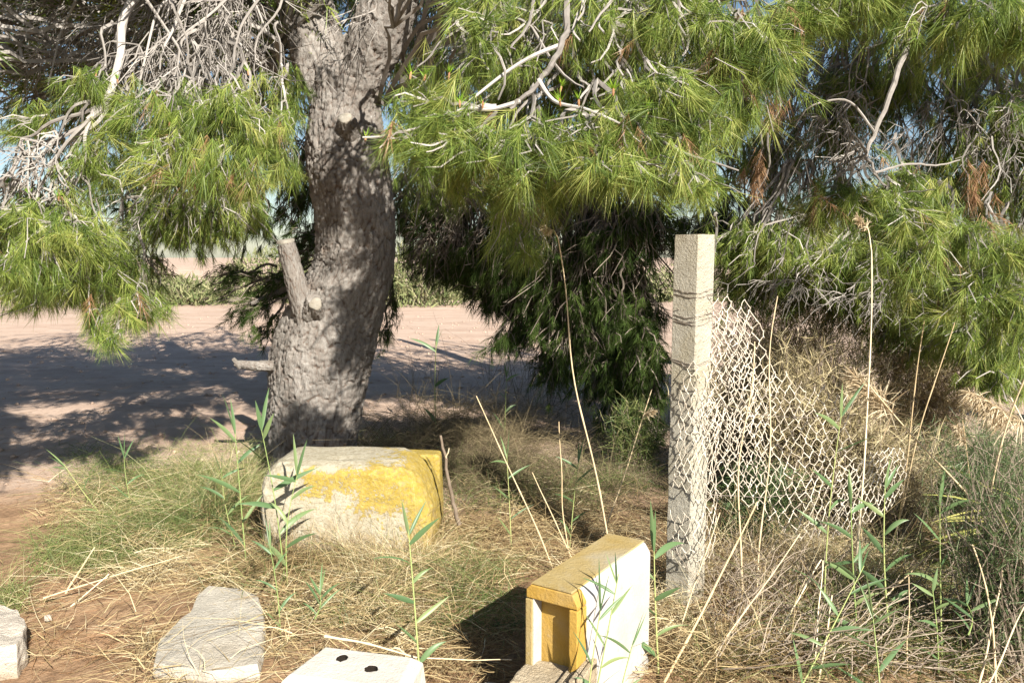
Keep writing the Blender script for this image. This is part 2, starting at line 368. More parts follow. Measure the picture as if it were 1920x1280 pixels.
class Foliage:
    """collects the twigs and needles of one tree"""
    def __init__(s): s.tw = Geo(); s.nd = Geo(); s.dd = Geo(); s.nw = Geo(); s.bud = Geo(); s.cnt = 0
    def branch(s, pts, r0, r1, k=7, m=None, amp=.0):
        pts = np.array(pts, float); n = m or len(pts) * 5
        t = np.linspace(0, len(pts) - 1, n); i = np.clip(t.astype(int), 0, len(pts) - 2); f = (t - i)[:, None]
        q = lambda j: pts[np.clip(j, 0, len(pts) - 1)]
        p = .5 * ((2 * q(i)) + (-q(i - 1) + q(i + 1)) * f + (2 * q(i - 1) - 5 * q(i) + 4 * q(i + 1) - q(i + 2)) * f ** 2 + (-q(i - 1) + 3 * q(i) - 3 * q(i + 1) + q(i + 2)) * f ** 3)
        p = p + rng.normal(0, 1, p.shape) * amp
        s.tw.tube(p[None], np.linspace(r0, r1, n)[None], k); return p
    def tufts(s, tips, axis_, n, ln, w, shoot, droop, which, tone=None):
        N = len(tips)
        ax = unit(axis_)
        r = unit(np.cross(ax, rng.normal(0, 1, (N, 3))))
        r2 = np.cross(ax, r)
        ang = rng.random((N, n)) * 2 * math.pi
        rad = np.cos(ang)[..., None] * r[:, None] + np.sin(ang)[..., None] * r2[:, None]
        u = rng.random((N, n, 1)) ** .8
        base = tips[:, None] - ax[:, None] * (shoot * rng.uniform(.6, 2.1, (N, 1, 1))) * u
        sp = .40 + .75 * u + rng.normal(0, .16, (N, n, 1))
        d = unit(ax[:, None] * 1.0 + rad * sp + np.array([0, 0, -droop]) + rng.normal(0, .08, (N, n, 3)))
        L = ln * rng.uniform(.65, 1.12, (N, n, 1)) * rng.uniform(.6, 1.12, (N, 1, 1))
        tip = base + d * L; tip[..., 2] -= (L[..., 0] * .08)
        side = unit(np.cross(d, rng.normal(0, 1, (N, n, 3)))) * w / 2
        v = np.stack([base - side, base + side, tip], 2).reshape(-1, 3)
        kp = rng.random((N, n)) < rng.uniform(.3, 1.1, (N, 1)); kp[:, 0] = True
        tn = (rng.normal(.5, .2, (N, 1)) if tone is None else np.asarray(tone).reshape(-1, 1)) + rng.normal(0, .2, (N, n))
        v = v.reshape(N, n, 3, 3)[kp].reshape(-1, 3); f = np.arange(len(v)).reshape(-1, 3)
        which.add(v, f, np.repeat(np.clip(tn, 0, 1)[kp], 3)); s.cnt += len(f)
    def clump(s, c, r, n, root, ln=.10, w=.0022, nn=70, shoot=.11, droop=.35, tw=.0032, dead=0.0, needles=True, bias=.55, spread=.35, amp=.09, down=.25, k=3, mt=4):
        """n shoots in an ellipsoid, joined by three orders of twigs to the root point"""
        c = np.array(c); r = np.array(r); root = np.array(root)
        q0 = inball(n, bias); q0 = q0 * (1 + .7 * fbm(q0 * 1.6 + c * 3, 3))[:, None] * np.where(rng.random((n, 1)) < .14, 1.4, 1.0)
        tips = c + q0 * r
        k1 = max(2, n // 6); k2 = max(1, k1 // 5)
        c1 = tips[rng.choice(n, k1, replace=False)]
        a1 = ((tips[:, None] - c1[None]) ** 2).sum(-1).argmin(1)
        m1 = np.array([tips[a1 == j].mean(0) if (a1 == j).any() else c1[j] for j in range(k1)])
        c2 = m1[rng.choice(k1, k2, replace=False)]
        a2 = ((m1[:, None] - c2[None]) ** 2).sum(-1).argmin(1)
        m2 = np.array([m1[a2 == j].mean(0) for j in range(k2)])
        n2 = m2 + (root - m2) * rng.uniform(.35, .6, (k2, 1))
        n1 = m1 + (n2[a2] - m1) * rng.uniform(.35, .55, (k1, 1))
        s.tw.tube(wiggle(np.repeat(root[None], k2, 0), n2, 8, amp * .8, .08), np.linspace(tw * 3.4, tw * 2.2, 8)[None], k)
        s.tw.tube(wiggle(n2[a2], n1, 6, amp, .05), np.linspace(tw * 2.1, tw * 1.4, 6)[None], 3)
        p = wiggle(n1[a1], tips, mt, amp, .06)
        s.tw.tube(p, np.linspace(tw * 1.35, tw * .7, mt)[None], 3)
        if needles:
            ax = unit(p[:, -1] - p[:, -3]) * .9 + rng.normal(0, spread, (n, 3)) + np.array([0, 0, -down])
            dd = rng.random(n) < dead
            if (~dd).any(): s.tufts(tips[~dd], ax[~dd], nn, ln, w, shoot, droop, s.nd)
            if dd.any(): s.tufts(tips[dd], ax[dd] + np.array([0, 0, -.6]), nn // 2, ln * .9, w, shoot, droop * 1.5, s.dd)
        return tips
    def candle(s, p, sz=.045):
        p = np.array(p); a = unit(np.array([rng.normal(0, .15), rng.normal(0, .15), 1.0]))
        s.bud.tube((p + a * np.linspace(-.02, .012, 4)[:, None])[None], np.array([[.002, .0045, .0045, .002]]), 6)
        s.tufts((p + a * .012)[None], a[None], 30, sz * 1.35, .0045, .012, -.12, s.nw)
    def finish(s, tree, nmat='needles', tmat='twig'):
        tag(s.tw.build('twigs', M[tmat], tree), kind='stuff')
        if s.nd.n: tag(s.nd.build('needles', M[nmat], tree), kind='stuff')
        if s.dd.n: tag(s.dd.build('dead_needles', M['dead_needles'], tree), 'brown withered needles hanging in the crown', kind='stuff')
        if s.nw.n: tag(s.nw.build('new_shoots', M['new_needles'], tree), 'short bright green spring shoots', kind='stuff')
        if s.bud.n: tag(s.bud.build('buds', M['bud'], tree), kind='stuff')

def px_clump(fo, px, py, d, rx, ry, rz, n, root, **k):
    s = d / F
    fo.clump(P(px, py, d), (rx * s, rz, ry * s), n, P(*root), **k)

# ------------------------------------------------------------------ bark covered solids
def bark_solid(name, pts, rad, parent, res=.009, depth=.014, cell=.06, seed=0, wob=.06, cap=True):
    pts = np.array(pts, float); rad = np.array(rad, float)
    seg = np.concatenate([[0], np.cumsum(np.linalg.norm(np.diff(pts, axis=0), axis=1))]); L = seg[-1]
    nz = max(12, int(L / res)); nt = max(16, int(2 * math.pi * rad.mean() / res))
    s = np.linspace(0, L, nz)
    def sm(a):                     # smooth interpolation
        out = np.interp(s, seg, a); w = max(3, int(.18 / (L / nz)) | 1); w = min(w, nz // 3 * 2 - 1 | 1)
        pad = np.concatenate([2 * out[0] - out[w // 2:0:-1], out, 2 * out[-1] - out[-2:-w // 2 - 1:-1]])
        return np.convolve(pad, np.ones(w) / w, 'valid')[:nz] if len(pad) >= nz + w - 1 else out
    cx = np.stack([sm(pts[:, i]) for i in range(3)], 1); rr = sm(rad)
    t = unit(np.gradient(cx, axis=0)); ref = np.array([0, 1., 0]) if abs(t[:, 1].mean()) < .8 else np.array([1., 0, 0])
    n1 = unit(np.cross(ref, t)); n2 = np.cross(t, n1)
    th = np.arange(nt) / nt * 2 * math.pi
    per = max(3, int(round(2 * math.pi * rad.mean() / cell)))
    TH, S = np.meshgrid(th, s)
    dirs = np.cos(TH)[..., None] * n1[:, None] + np.sin(TH)[..., None] * n2[:, None]
    q = np.stack([np.cos(TH), np.sin(TH), S * 1.4], -1) + seed * 7.7
    warp = fbm(q * 3, 3) * .9; warp2 = fbm(q * 3 + 31, 3) * .9
    e, idc = worley(TH / (2 * math.pi) * per + warp * 1.3, S / (cell * 4.0) + warp2 * 1.3 + seed * 13, per)
    e2, id2 = worley(TH / (2 * math.pi) * per * 3 + warp * 3, S / (cell * 1.3) + warp2 * 2 + seed * 5, per * 3)
    plate = np.clip(e / .20, 0, 1) ** .6 + (idc - .5) * .5 + np.clip(e2 / .35, 0, 1) * .45 + (id2 - .5) * .35
    r = rr[:, None] * (1 + wob * fbm(q * 1.3 + 50, 3) * 2) + depth * (plate - .8) + .006 * fbm(q * 14, 3)
    v = cx[:, None] + dirs * r[..., None]
    idx = np.arange(nz * nt).reshape(nz, nt); nxt = np.roll(idx, -1, 1)
    f = np.stack([idx[:-1], nxt[:-1], nxt[1:], idx[1:]], -1).reshape(-1, 4)
    g = Geo(); g.add(v.reshape(-1, 3), f, np.clip(e / .3, 0, 1).ravel())
    if cap:
        for ring, c, fl in ((idx[-1], cx[-1] + t[-1] * .004, False),):
            vv = np.concatenate([v.reshape(nz, nt, 3)[-1], c[None]]); a = np.arange(nt)
            g.add(vv, np.stack([a, (a + 1) % nt, np.full(nt, nt)], -1))
    o = g.build(name, M['bark'], parent, smooth=True)
    return o
def cut_disc(parent, c, nrm, r, name='cut_face'):
    nrm = unit(np.array(nrm, float)); a = unit(np.cross(nrm, [0.1, .3, 1])); b = np.cross(nrm, a)
    th = np.arange(22) / 22 * 2 * math.pi
    g = Geo(); rings = []
    for rad, h in ((1, -.012), (1.0, .004), (.86, .010), (.4, .012)):
        rr = r * rad * (1 + .08 * np.sin(3 * th + 1) + .05 * rng.normal(0, 1, 22) * (rad > .9))
        rings.append(np.array(c) + nrm * h + rr[:, None] * (np.cos(th)[:, None] * a + np.sin(th)[:, None] * b))
    v = np.concatenate(rings + [(np.array(c) + nrm * .012)[None]])
    i = np.arange(22); j = (i + 1) % 22; f = []
    g.add(v, np.concatenate([np.stack([i + 22 * k, j + 22 * k, j + 22 * k + 22, i + 22 * k + 22], -1) for k in range(3)]))
    g.add(v, np.stack([i + 66, j + 66, np.full(22, 88)], -1))
    w = Vector(parent.location) if parent.type == 'EMPTY' else None
    o = g.build(name, M['cut_wood'], None, smooth=True)
    if parent.type == 'EMPTY':
        o.data.transform(__import__('mathutils').Matrix.Translation(-w))
    else:
        o.data.transform(__import__('mathutils').Matrix.Translation(-Vector(parent.parent.location)))
    o.parent = parent
    return o

# ------------------------------------------------------------------ the big pine tree
DT = 6.0
tb = G(585, 880); 
pine = empty('pine_tree', (P(585, 880, DT)[0], DT, 0), 'large pine with thick furrowed grey trunk behind the yellow block', 'tree')
def row(y, l, r, d=DT):
    a = P(l, y, d); b = P(r, y, d); return (a + b) / 2, (b[0] - a[0]) / 2
trunk_rows = [(960, 490, 668), (880, 505, 662), (840, 508, 662), (760, 509, 676), (680, 512, 692), (620, 532, 706), (560, 570, 722), (500, 596, 735), (440, 600, 736), (380, 594, 733), (320, 582, 728), (260, 578, 718), (200, 588, 706), (140, 588, 716), (105, 612, 702), (80, 632, 684), (66, 650, 668)]
c, r = zip(*[row(*q) for q in trunk_rows])
trunk = bark_solid('trunk', c, r, pine, res=.0092, depth=.021, cell=.038, seed=1, wob=.045)
lim = [row(235, 605, 660), row(190, 588, 662), row(120, 554, 650), (row(40, 532, 628)), row(-60, 505, 603), row(-200, 465, 560)]
c, r = zip(*lim); c = [q + np.array([0, -.05 + .03 * i, 0]) for i, q in enumerate(c)]
c = list(c) + [c[-1] + np.array([-.3, .2, 1.0]), c[-1] + np.array([-.5, .5, 2.2])]; r = list(r) + [.15, .09]
bark_solid('limb', c, r, pine, res=.011, depth=.020, cell=.038, seed=2, cap=False)
lim = [row(210, 622, 700), row(140, 640, 724), (row(70, 664, 768)), row(0, 694, 790), row(-120, 745, 850)]
c, r = zip(*lim); c = [q + np.array([0, -.03 - .05 * i, 0]) for i, q in enumerate(c)]
c = list(c) + [c[-1] + np.array([.5, -.2, .8]), c[-1] + np.array([1.1, -.5, 1.7])]; r = list(r) + [.14, .08]
bark_solid('limb', c, r, pine, res=.011, depth=.020, cell=.038, seed=3, cap=False)
# sawn stubs on the left of the trunk
def pp(*a): return P(*a)
st = bark_solid('branch_stub', [pp(595, 640, 5.86), pp(572, 590, 5.76), pp(558, 540, 5.72), pp(545, 490, 5.72), pp(536, 458, 5.72)], [.10, .088, .072, .064, .058], pine, res=.007, depth=.008, cell=.04, seed=4)
cut_disc(st, pp(535, 452, 5.72), (-.12, -.15, 1), .062)
st = bark_solid('branch_stub', [pp(585, 620, 5.84), pp(583, 590, 5.70), pp(588, 560, 5.62)], [.07, .058, .05], pine, res=.007, depth=.010, cell=.04, seed=5)
st = bark_solid('branch_stub', [pp(600, 600, 5.80), pp(596, 585, 5.66), pp(593, 572, 5.60)], [.06, .05, .042], pine, res=.007, depth=.006, cell=.04, seed=6, cap=False)
cut_disc(st, pp(592, 570, 5.585), (0.05, -1, .15), .044)
st = bark_solid('branch_stub', [pp(545, 690, 5.9), pp(510, 686, 5.84), pp(470, 686, 5.80), pp(440, 681, 5.78)], [.045, .038, .034, .024], pine, res=.006, depth=.006, cell=.03, seed=7, wob=.12)
st = bark_solid('branch_stub', [pp(452, 688, 5.785), pp(443, 680, 5.77), pp(437, 672, 5.76)], [.022, .018, .012], pine, res=.006, depth=.004, cell=.03, seed=8)
# torn knot high on the trunk
st = bark_solid('knot', [pp(652, 262, 5.86), pp(652, 240, 5.72), pp(648, 222, 5.66)], [.10, .075, .055], pine, res=.008, depth=.018, cell=.05, seed=9, wob=.15)
cut_disc(st, pp(647, 222, 5.645), (-.1, -.7, .6), .05)
# pale resin and paint splash on the bark
for (x, y, rr) in ((563, 655, .03), (552, 668, .022), (577, 661, .024), (570, 672, .016), (600, 655, .012)):
    th = np.arange(14) / 14 * 2 * math.pi; q = pp(x, y, 5.665)
    rad = rr * (1 + .35 * rng.normal(0, 1, 14))
    v = np.stack([q[0] + rad * np.cos(th), np.full(14, q[1]) + .02 * rng.random(14) + .03, q[2] + rad * np.sin(th)], -1)
    v = np.concatenate([v, (q + [0, -.012, 0])[None]])
    a = np.arange(14); g = Geo(); g.add(v, np.stack([a, (a + 1) % 14, np.full(14, 14)], -1))
    g.build('resin_patch', M['cut_wood'], pine, smooth=True)

fo = Foliage()
# --- boughs seen bare against the shade, upper left
b = fo.branch([P(640, -260, 6.0), P(420, -160, 5.4), P(250, 0, 4.9), P(225, 110, 4.75), P(200, 190, 4.6), P(165, 225, 4.55)], .034, .015)
for q in [(100, 300, 4.5), (60, 310, 4.5), (20, 330, 4.45), (110, 330, 4.6), (150, 330, 4.5), (40, 260, 4.5), (130, 290, 4.55), (75, 350, 4.5)]:
    e = P(*q); p = wiggle(P(195 + rng.normal(0, 8), 200, 4.6), e, 10, .06, .06)[0]; fo.tw.tube(p[None], np.linspace(.012, .007, 10)[None], 6)
    for j in range(4):
        e2 = e + np.array([rng.normal(0, .14), rng.normal(0, .1), -rng.uniform(.15, .42)])
        fo.tw.tube(wiggle(e, e2, 8, .08, .05), np.linspace(.006, .0035, 8)[None], 5)
for (x0, y0, x1, y1, d) in [(480, -80, 330, 80, 5.0), (345, -50, 260, 170, 4.9), (300, -60, 190, 140, 5.2), (390, -90, 500, 60, 5.3), (530, -60, 420, 170, 5.0), (240, -60, 330, 170, 4.8), (390, -60, 490, 120, 5.3), (370, -60, 300, 130, 4.9),
                            (150, -60, 90, 160, 5.3), (70, -60, 20, 120, 5.6), (560, -80, 480, 120, 5.2), (250, -80, 350, 120, 4.8)]:
    fo.tw.tube(wiggle(P(x0, y0, d), P(x1, y1, d - .1), 12, .06, .04), np.linspace(.011, .005, 12)[None], 6)
BARE = dict(needles=False, amp=.13)
for (px, py, d, rx, ry, rz, n, root) in [(300, 90, 5.3, 260, 110, .5, 260, (480, -160, 5.6)), (120, 120, 5.5, 150, 120, .5, 150, (200, -160, 5.6)), (420, 100, 5.2, 80, 110, .4, 150, (440, -160, 5.5)), (330, 170, 4.8, 200, 60, .3, 140, (360, -120, 5.2)),
                                         (660, 60, 5.5, 60, 60, .2, 30, (740, -60, 5.6)), (420, 300, 4.6, 130, 80, .3, 60, (430, 80, 4.9)), (60, 330, 4.5, 90, 100, .25, 90, (170, 190, 4.6))]:
    px_clump(fo, px, py, d, rx, ry, rz, n, root, tw=.0026, **BARE)
# --- needle clumps, left
LEFT = [(330, 240, 4.55, 130, 60, .35, 90, (370, 60, 5.0)), (440, 230, 4.5, 70, 60, .3, 60, (440, 60, 5.0)), (350, 320, 4.4, 110, 55, .3, 80, (360, 120, 4.9)), (450, 345, 4.4, 80, 50, .3, 60, (450, 120, 4.9)),
        (470, 270, 4.4, 50, 50, .2, 32, (450, 120, 4.9)), (190, 185, 4.7, 60, 35, .25, 40, (210, 40, 4.9)), (215, 235, 4.6, 40, 30, .2, 20, (250, 120, 4.9)), (170, 330, 4.6, 70, 45, .25, 44, (190, 190, 4.7)),
        (80, 415, 4.5, 100, 40, .3, 60, (100, 320, 4.6)), (140, 450, 4.4, 90, 45, .3, 70, (120, 320, 4.6)), (60, 520, 4.4, 90, 40, .3, 80, (60, 340, 4.6)), (-20, 470, 4.4, 90, 60, .3, 60, (20, 320, 4.6)),
        (200, 520, 4.6, 80, 60, .3, 40, (170, 400, 4.8)), (270, 600, 4.7, 50, 30, .25, 34, (260, 440, 4.9)), (180, 610, 4.6, 35, 25, .15, 14, (220, 480, 4.8)), (215, 645, 4.5, 22, 16, .1, 9, (225, 560, 4.6)),
        (40, 240, 4.8, 50, 30, .25, 24, (150, 180, 4.8)), (535, 190, 5.0, 36, 50, .2, 30, (520, 40, 5.2)), (525, 320, 4.8, 30, 50, .2, 22, (540, 120, 5.1)), (540, 240, 4.7, 26, 30, .2, 12, (540, 120, 5.1))]
for a in LEFT:
    a = list(a); a[6] = int(a[6] * 1.05); px_clump(fo, *a, ln=.15, nn=80, w=.0030, shoot=.11, spread=.6, dead=.035)
SHADE = [(340, 430, 6.2, 130, 70, .5, 170, (380, 250, 6.2)), (100, 560, 5.8, 150, 35, .5, 110, (120, 400, 5.8)), (440, 400, 6.4, 90, 60, .4, 70, (480, 250, 6.3)), (230, 520, 6.4, 100, 60, .5, 80, (260, 330, 6.3)),
         (200, 240, 6.8, 260, 130, .8, 150, (400, -60, 6.6)), (480, 200, 6.9, 120, 150, .6, 110, (540, -60, 6.6)), (60, 100, 7.0, 180, 150, .8, 70, (300, -160, 6.8)), (330, 40, 7.4, 300, 110, .8, 110, (500, -220, 6.8)),
         (800, 140, 7.2, 90, 140, .6, 120, (820, -150, 6.8)), (800, 330, 7.0, 70, 90, .6, 70, (800, 60, 6.8)), (660, -20, 7.6, 120, 60, .5, 60, (700, -200, 7))]
for a in SHADE:
    a = list(a); a[6] = int(a[6] * 1.5); px_clump(fo, *a, ln=.12, nn=66, w=.0036, tw=.004)
# --- the bright bough hanging towards the camera, centre
fo.branch([P(800, -160, 5.4), P(950, -130, 4.4), P(1040, -60, 3.7), P(1065, 30, 3.5), P(1040, 110, 3.42), P(1000, 165, 3.35), P(955, 205, 3.3)], .024, .007, amp=.004)
fo.branch([P(1050, 85, 3.45), P(1000, 105, 3.4), P(950, 135, 3.38), P(880, 190, 3.3)], .010, .005)
fo.branch([P(1010, 150, 3.37), P(1040, 190, 3.3), P(1100, 205, 3.25), P(1170, 235, 3.25)], .010, .004)
fo.branch([P(975, 190, 3.32), P(920, 205, 3.28), P(870, 205, 3.25), P(800, 235, 3.2), P(720, 255, 3.2), P(680, 258, 3.2)], .009, .004)
fo.branch([P(1240, 265, 3.25), P(1290, 290, 3.2), P(1340, 305, 3.2), P(1385, 320, 3.2)], .007, .003)
for q in [(1040, -60), (1120, -40), (930, 0), (1180, 20), (1260, -20), (870, 40), (1000, 60), (1100, 120)]:
    for j in range(4):
        a = P(q[0] + rng.normal(0, 20), q[1], 3.6 + rng.random() * .3); e = P(q[0] + rng.normal(0, 90), q[1] + rng.uniform(60, 170), 3.35 + rng.random() * .3)
        fo.tw.tube(wiggle(a, e, 10, .09, .03), np.linspace(.009, .004, 10)[None], 5)
CEN = [(980, 290, 3.3, 150, 45, .28, 80, (1000, 160, 3.4)), (850, 285, 3.25, 100, 35, .2, 46, (930, 205, 3.3)), (760, 270, 3.22, 70, 20, .12, 26, (860, 215, 3.25)), (780, 180, 3.25, 40, 28, .12, 16, (900, 205, 3.3)),
       (830, 225, 3.25, 70, 30, .15, 26, (930, 200, 3.3)), (1130, 330, 3.25, 150, 45, .25, 76, (1080, 205, 3.3)), (1290, 350, 3.2, 90, 28, .2, 44, (1270, 250, 3.3)), (1180, 265, 3.3, 150, 60, .25, 80, (1120, 150, 3.4)),
       (1250, 190, 3.4, 120, 70, .3, 70, (1150, 40, 3.6)), (1330, 250, 3.35, 60, 45, .25, 34, (1250, 130, 3.5)), (1100, 90, 3.6, 150, 80, .3, 60, (1080, -80, 3.8)), (920, 110, 3.6, 80, 90, .3, 50, (1000, -60, 3.8)),
       (1250, 60, 3.6, 180, 70, .3, 80, (1200, -120, 3.8)), (1390, 90, 3.5, 100, 80, .3, 70, (1350, -100, 3.8)), (1450, 120, 3.5, 55, 45, .2, 28, (1400, -40, 3.7)), (900, 30, 3.7, 90, 60, .3, 40, (960, -120, 3.9)),
       (1000, 360, 3.5, 90, 40, .25, 36, (1010, 200, 3.5)), (1400, 210, 3.5, 40, 35, .2, 16, (1390, 100, 3.5)), (950, 390, 3.9, 60, 60, .25, 36, (980, 250, 3.8)), (980, 460, 4.3, 55, 45, .25, 30, (980, 330, 4.2)),
       (1080, 0, 3.8, 250, 50, .3, 70, (1100, -160, 4.0)), (850, 340, 3.6, 60, 40, .2, 20, (900, 240, 3.5))]
for a in CEN:
    a = list(a); a[6] = int(a[6] * 1.0); px_clump(fo, *a, ln=.14, nn=80, w=.0028, shoot=.09, spread=.6, dead=.03)
for a in [(1100, 200, 4.2, 300, 130, .4, 260, (1100, -100, 4.4)), (1330, 150, 4.1, 170, 130, .4, 180, (1330, -100, 4.3)), (950, 120, 4.3, 130, 130, .35, 130, (1000, -100, 4.4))]: px_clump(fo, *a, ln=.15, nn=60, w=.0032)
for (px, py, d, rx, ry, rz, n, root) in [(1060, 110, 3.9, 150, 90, .3, 170, (1060, -100, 4.0)), (1180, 60, 3.8, 130, 70, .2, 90, (1160, -100, 4.0)), (900, 90, 3.9, 80, 90, .2, 60, (960, -90, 4.0)), (990, 400, 3.9, 60, 40, .2, 50, (1000, 300, 3.8))]:
    px_clump(fo, px, py, d, rx, ry, rz, n, root, tw=.0021, **BARE)
for q in [(770, 140), (797, 142), (842, 140), (862, 192), (735, 245), (686, 258), (905, 195), (1052, 165), (1150, 170), (1085, 190), (1215, 205), (1050, 190)]:
    fo.candle(P(q[0], q[1], 3.2 + rng.normal(0, .04)))
for q in [(318, 230, 4.4), (285, 260, 4.4), (465, 135, 4.5), (415, 225, 4.4), (220, 150, 4.6), (145, 295, 4.5), (180, 140, 4.6), (110, 370, 4.4), (55, 365, 4.4)]:
    fo.candle(P(*q))
px_clump(fo, 1345, 470, 4.3, 5, 5, .05, 2, (1345, 400, 4.3), nn=20)
# --- unseen crown clumps above and beside the frame, placed to shade field and trunk
UP = [(-1.2, 6.6, 4.2, 1.8, 1.3, .8, 330), (.3, 5.8, 4.3, 1.3, .9, .5, 260), (-2.6, 7.0, 3.6, 1.4, 1.3, .8, 260), (-1.2, 6.6, 5.0, 1.6, 1.2, .6, 300), (-1.6, 7.2, 4.6, 1.2, 1.2, .7, 200), (-2.3, 5.6, 3.5, 1.2, .6, .5, 150), (-4.2, 7.6, 3.4, 1.4, 1.3, .9, 260), (-3.2, 7.2, 5.0, 1.4, 1.2, .9, 220), (-5.6, 7.8, 3.9, 1.2, 1.2, .9, 180),
      (-2.4, 4.9, 3.8, 1.1, .8, .35, 240), (-1.2, 4.6, 4.0, .9, .7, .3, 30), (.1, 3.75, 3.35, .75, .5, .35, 150), (.9, 4.2, 3.7, .8, .7, .4, 190), (1.7, 4.9, 3.9, .9, .8, .45, 210), (-3.6, 5.6, 3.9, 1.1, .9, .5, 220), (-1.8, 5.6, 4.9, 1.4, .9, .6, 220), (.4, 5.4, 4.8, 1.3, .8, .5, 180), (2.6, 5.0, 3.8, .9, .6, .4, 160), (-4.8, 6.4, 4.6, 1.2, 1.0, .6, 200),
      (2.0, 5.1, 3.7, .9, .6, .35, 260), (2.9, 5.4, 3.8, .8, .6, .35, 220), (-3.3, 4.9, 3.7, 1.0, .6, .35, 220), (-4.6, 5.4, 3.9, 1.0, .8, .4, 220), (-5.8, 6.2, 4.2, 1.0, .9, .5, 200), (-2.4, 4.2, 3.55, .9, .35, .25, 100), (-4.0, 5.0, 2.9, .8, .6, .6, 260), (-5.2, 6.2, 2.8, .9, .8, .7, 260), (-5.2, 5.4, 4.2, 1.2, .9, .6, 220), (-2.5, 3.0, 2.3, .4, .45, .4, 160), (-3.1, 3.7, 2.5, .5, .5, .45, 180), (-3.5, 4.3, 2.3, .5, .5, .5, 170), (-4.0, 4.2, 3.2, .7, .6, .4, 180)]
for (x, y, z, rx, ry, rz, n) in UP:
    fo.clump((x, y, z), (rx, ry, rz), n, (-1.0 + x * .3, 6.2, z - .6) if z > 3 else (x - .5, y + .7, z + 1.1), ln=.19, w=.011, nn=26, shoot=.2, tw=.006, mt=3)
fo.finish(pine)
print('pine needles', fo.cnt)

# ------------------------------------------------------------------ second pine, right
pine2 = empty('pine_tree', (5.3, 7.6, 0), 'pine at the right with drooping boughs above the wire mesh', 'tree')
c = [np.array(q) for q in ((5.3, 7.6, -.05), (5.25, 7.6, 1.0), (5.2, 7.5, 2.2), (4.9, 7.4, 3.6), (4.4, 7.3, 5.2))]
bark_solid('trunk', c, [.26, .22, .19, .15, .08], pine2, res=.025, depth=.016, cell=.06, seed=21, cap=False)
fo = Foliage()
fo.branch([P(1900, -300, 6.5), P(1760, -60, 5.2), P(1690, 120, 4.8), P(1640, 250, 4.6), P(1625, 290, 4.55), P(1640, 325, 4.5)], .022, .007, amp=.005)
for pts in ([(1625, 290), (1580, 325), (1540, 350), (1490, 385)], [(1640, 325), (1660, 350), (1690, 372), (1710, 385)], [(1640, 325), (1700, 308), (1760, 310), (1800, 300)], [(1625, 290), (1595, 300), (1560, 320)], [(1650, 340), (1630, 370), (1610, 390)], [(1660, 350), (1670, 365), (1700, 360), (1740, 365)], [(1600, 310), (1590, 340), (1560, 370)], [(1625, 288), (1610, 270), (1590, 285), (1575, 310)],
            [(1850, 380), (1880, 440), (1900, 490), (1915, 540)], [(1915, 420), (1895, 445), (1900, 500)], [(1640, 250), (1590, 190), (1520, 200), (1490, 240)], [(1625, 285), (1600, 255), (1580, 300), (1550, 300)]):
    fo.branch([P(x, y, 4.5 + .05 * i) for i, (x, y) in enumerate(pts)], .0075, .0035, 6, amp=.0015)
RIGHT = [(1600, 400, 4.5, 110, 45, .3, 70, (1620, 310, 4.6)), (1540, 390, 4.6, 60, 35, .25, 30, (1580, 320, 4.6)), (1700, 420, 4.4, 80, 50, .3, 60, (1660, 330, 4.6)), (1690, 500, 4.3, 60, 45, .25, 36, (1700, 380, 4.5)),
         (1790, 470, 4.3, 80, 50, .3, 56, (1760, 340, 4.6)), (1830, 560, 4.2, 80, 55, .3, 64, (1820, 420, 4.5)), (1890, 480, 4.2, 60, 60, .3, 40, (1890, 380, 4.4)), (1720, 570, 4.4, 50, 40, .25, 26, (1740, 450, 4.5)),
         (1900, 600, 4.1, 50, 60, .25, 36, (1900, 450, 4.4)), (1700, 350, 4.7, 70, 40, .3, 30, (1680, 250, 4.8)), (1780, 60, 3.7, 110, 50, .3, 66, (1800, -120, 4.0)), (1880, 60, 3.7, 80, 55, .3, 60, (1860, -120, 4.0)),
         (1560, 20, 3.9, 80, 40, .3, 70, (1560, -120, 4.1)), (1670, 0, 3.9, 110, 45, .3, 80, (1680, -120, 4.1)), (1490, 50, 3.9, 60, 50, .25, 50, (1500, -80, 4.1))]
for a in RIGHT:
    a = list(a); a[6] = int(a[6] * 1.1); px_clump(fo, *a, ln=.15, nn=80, w=.0030, shoot=.11, spread=.6, dead=.035)
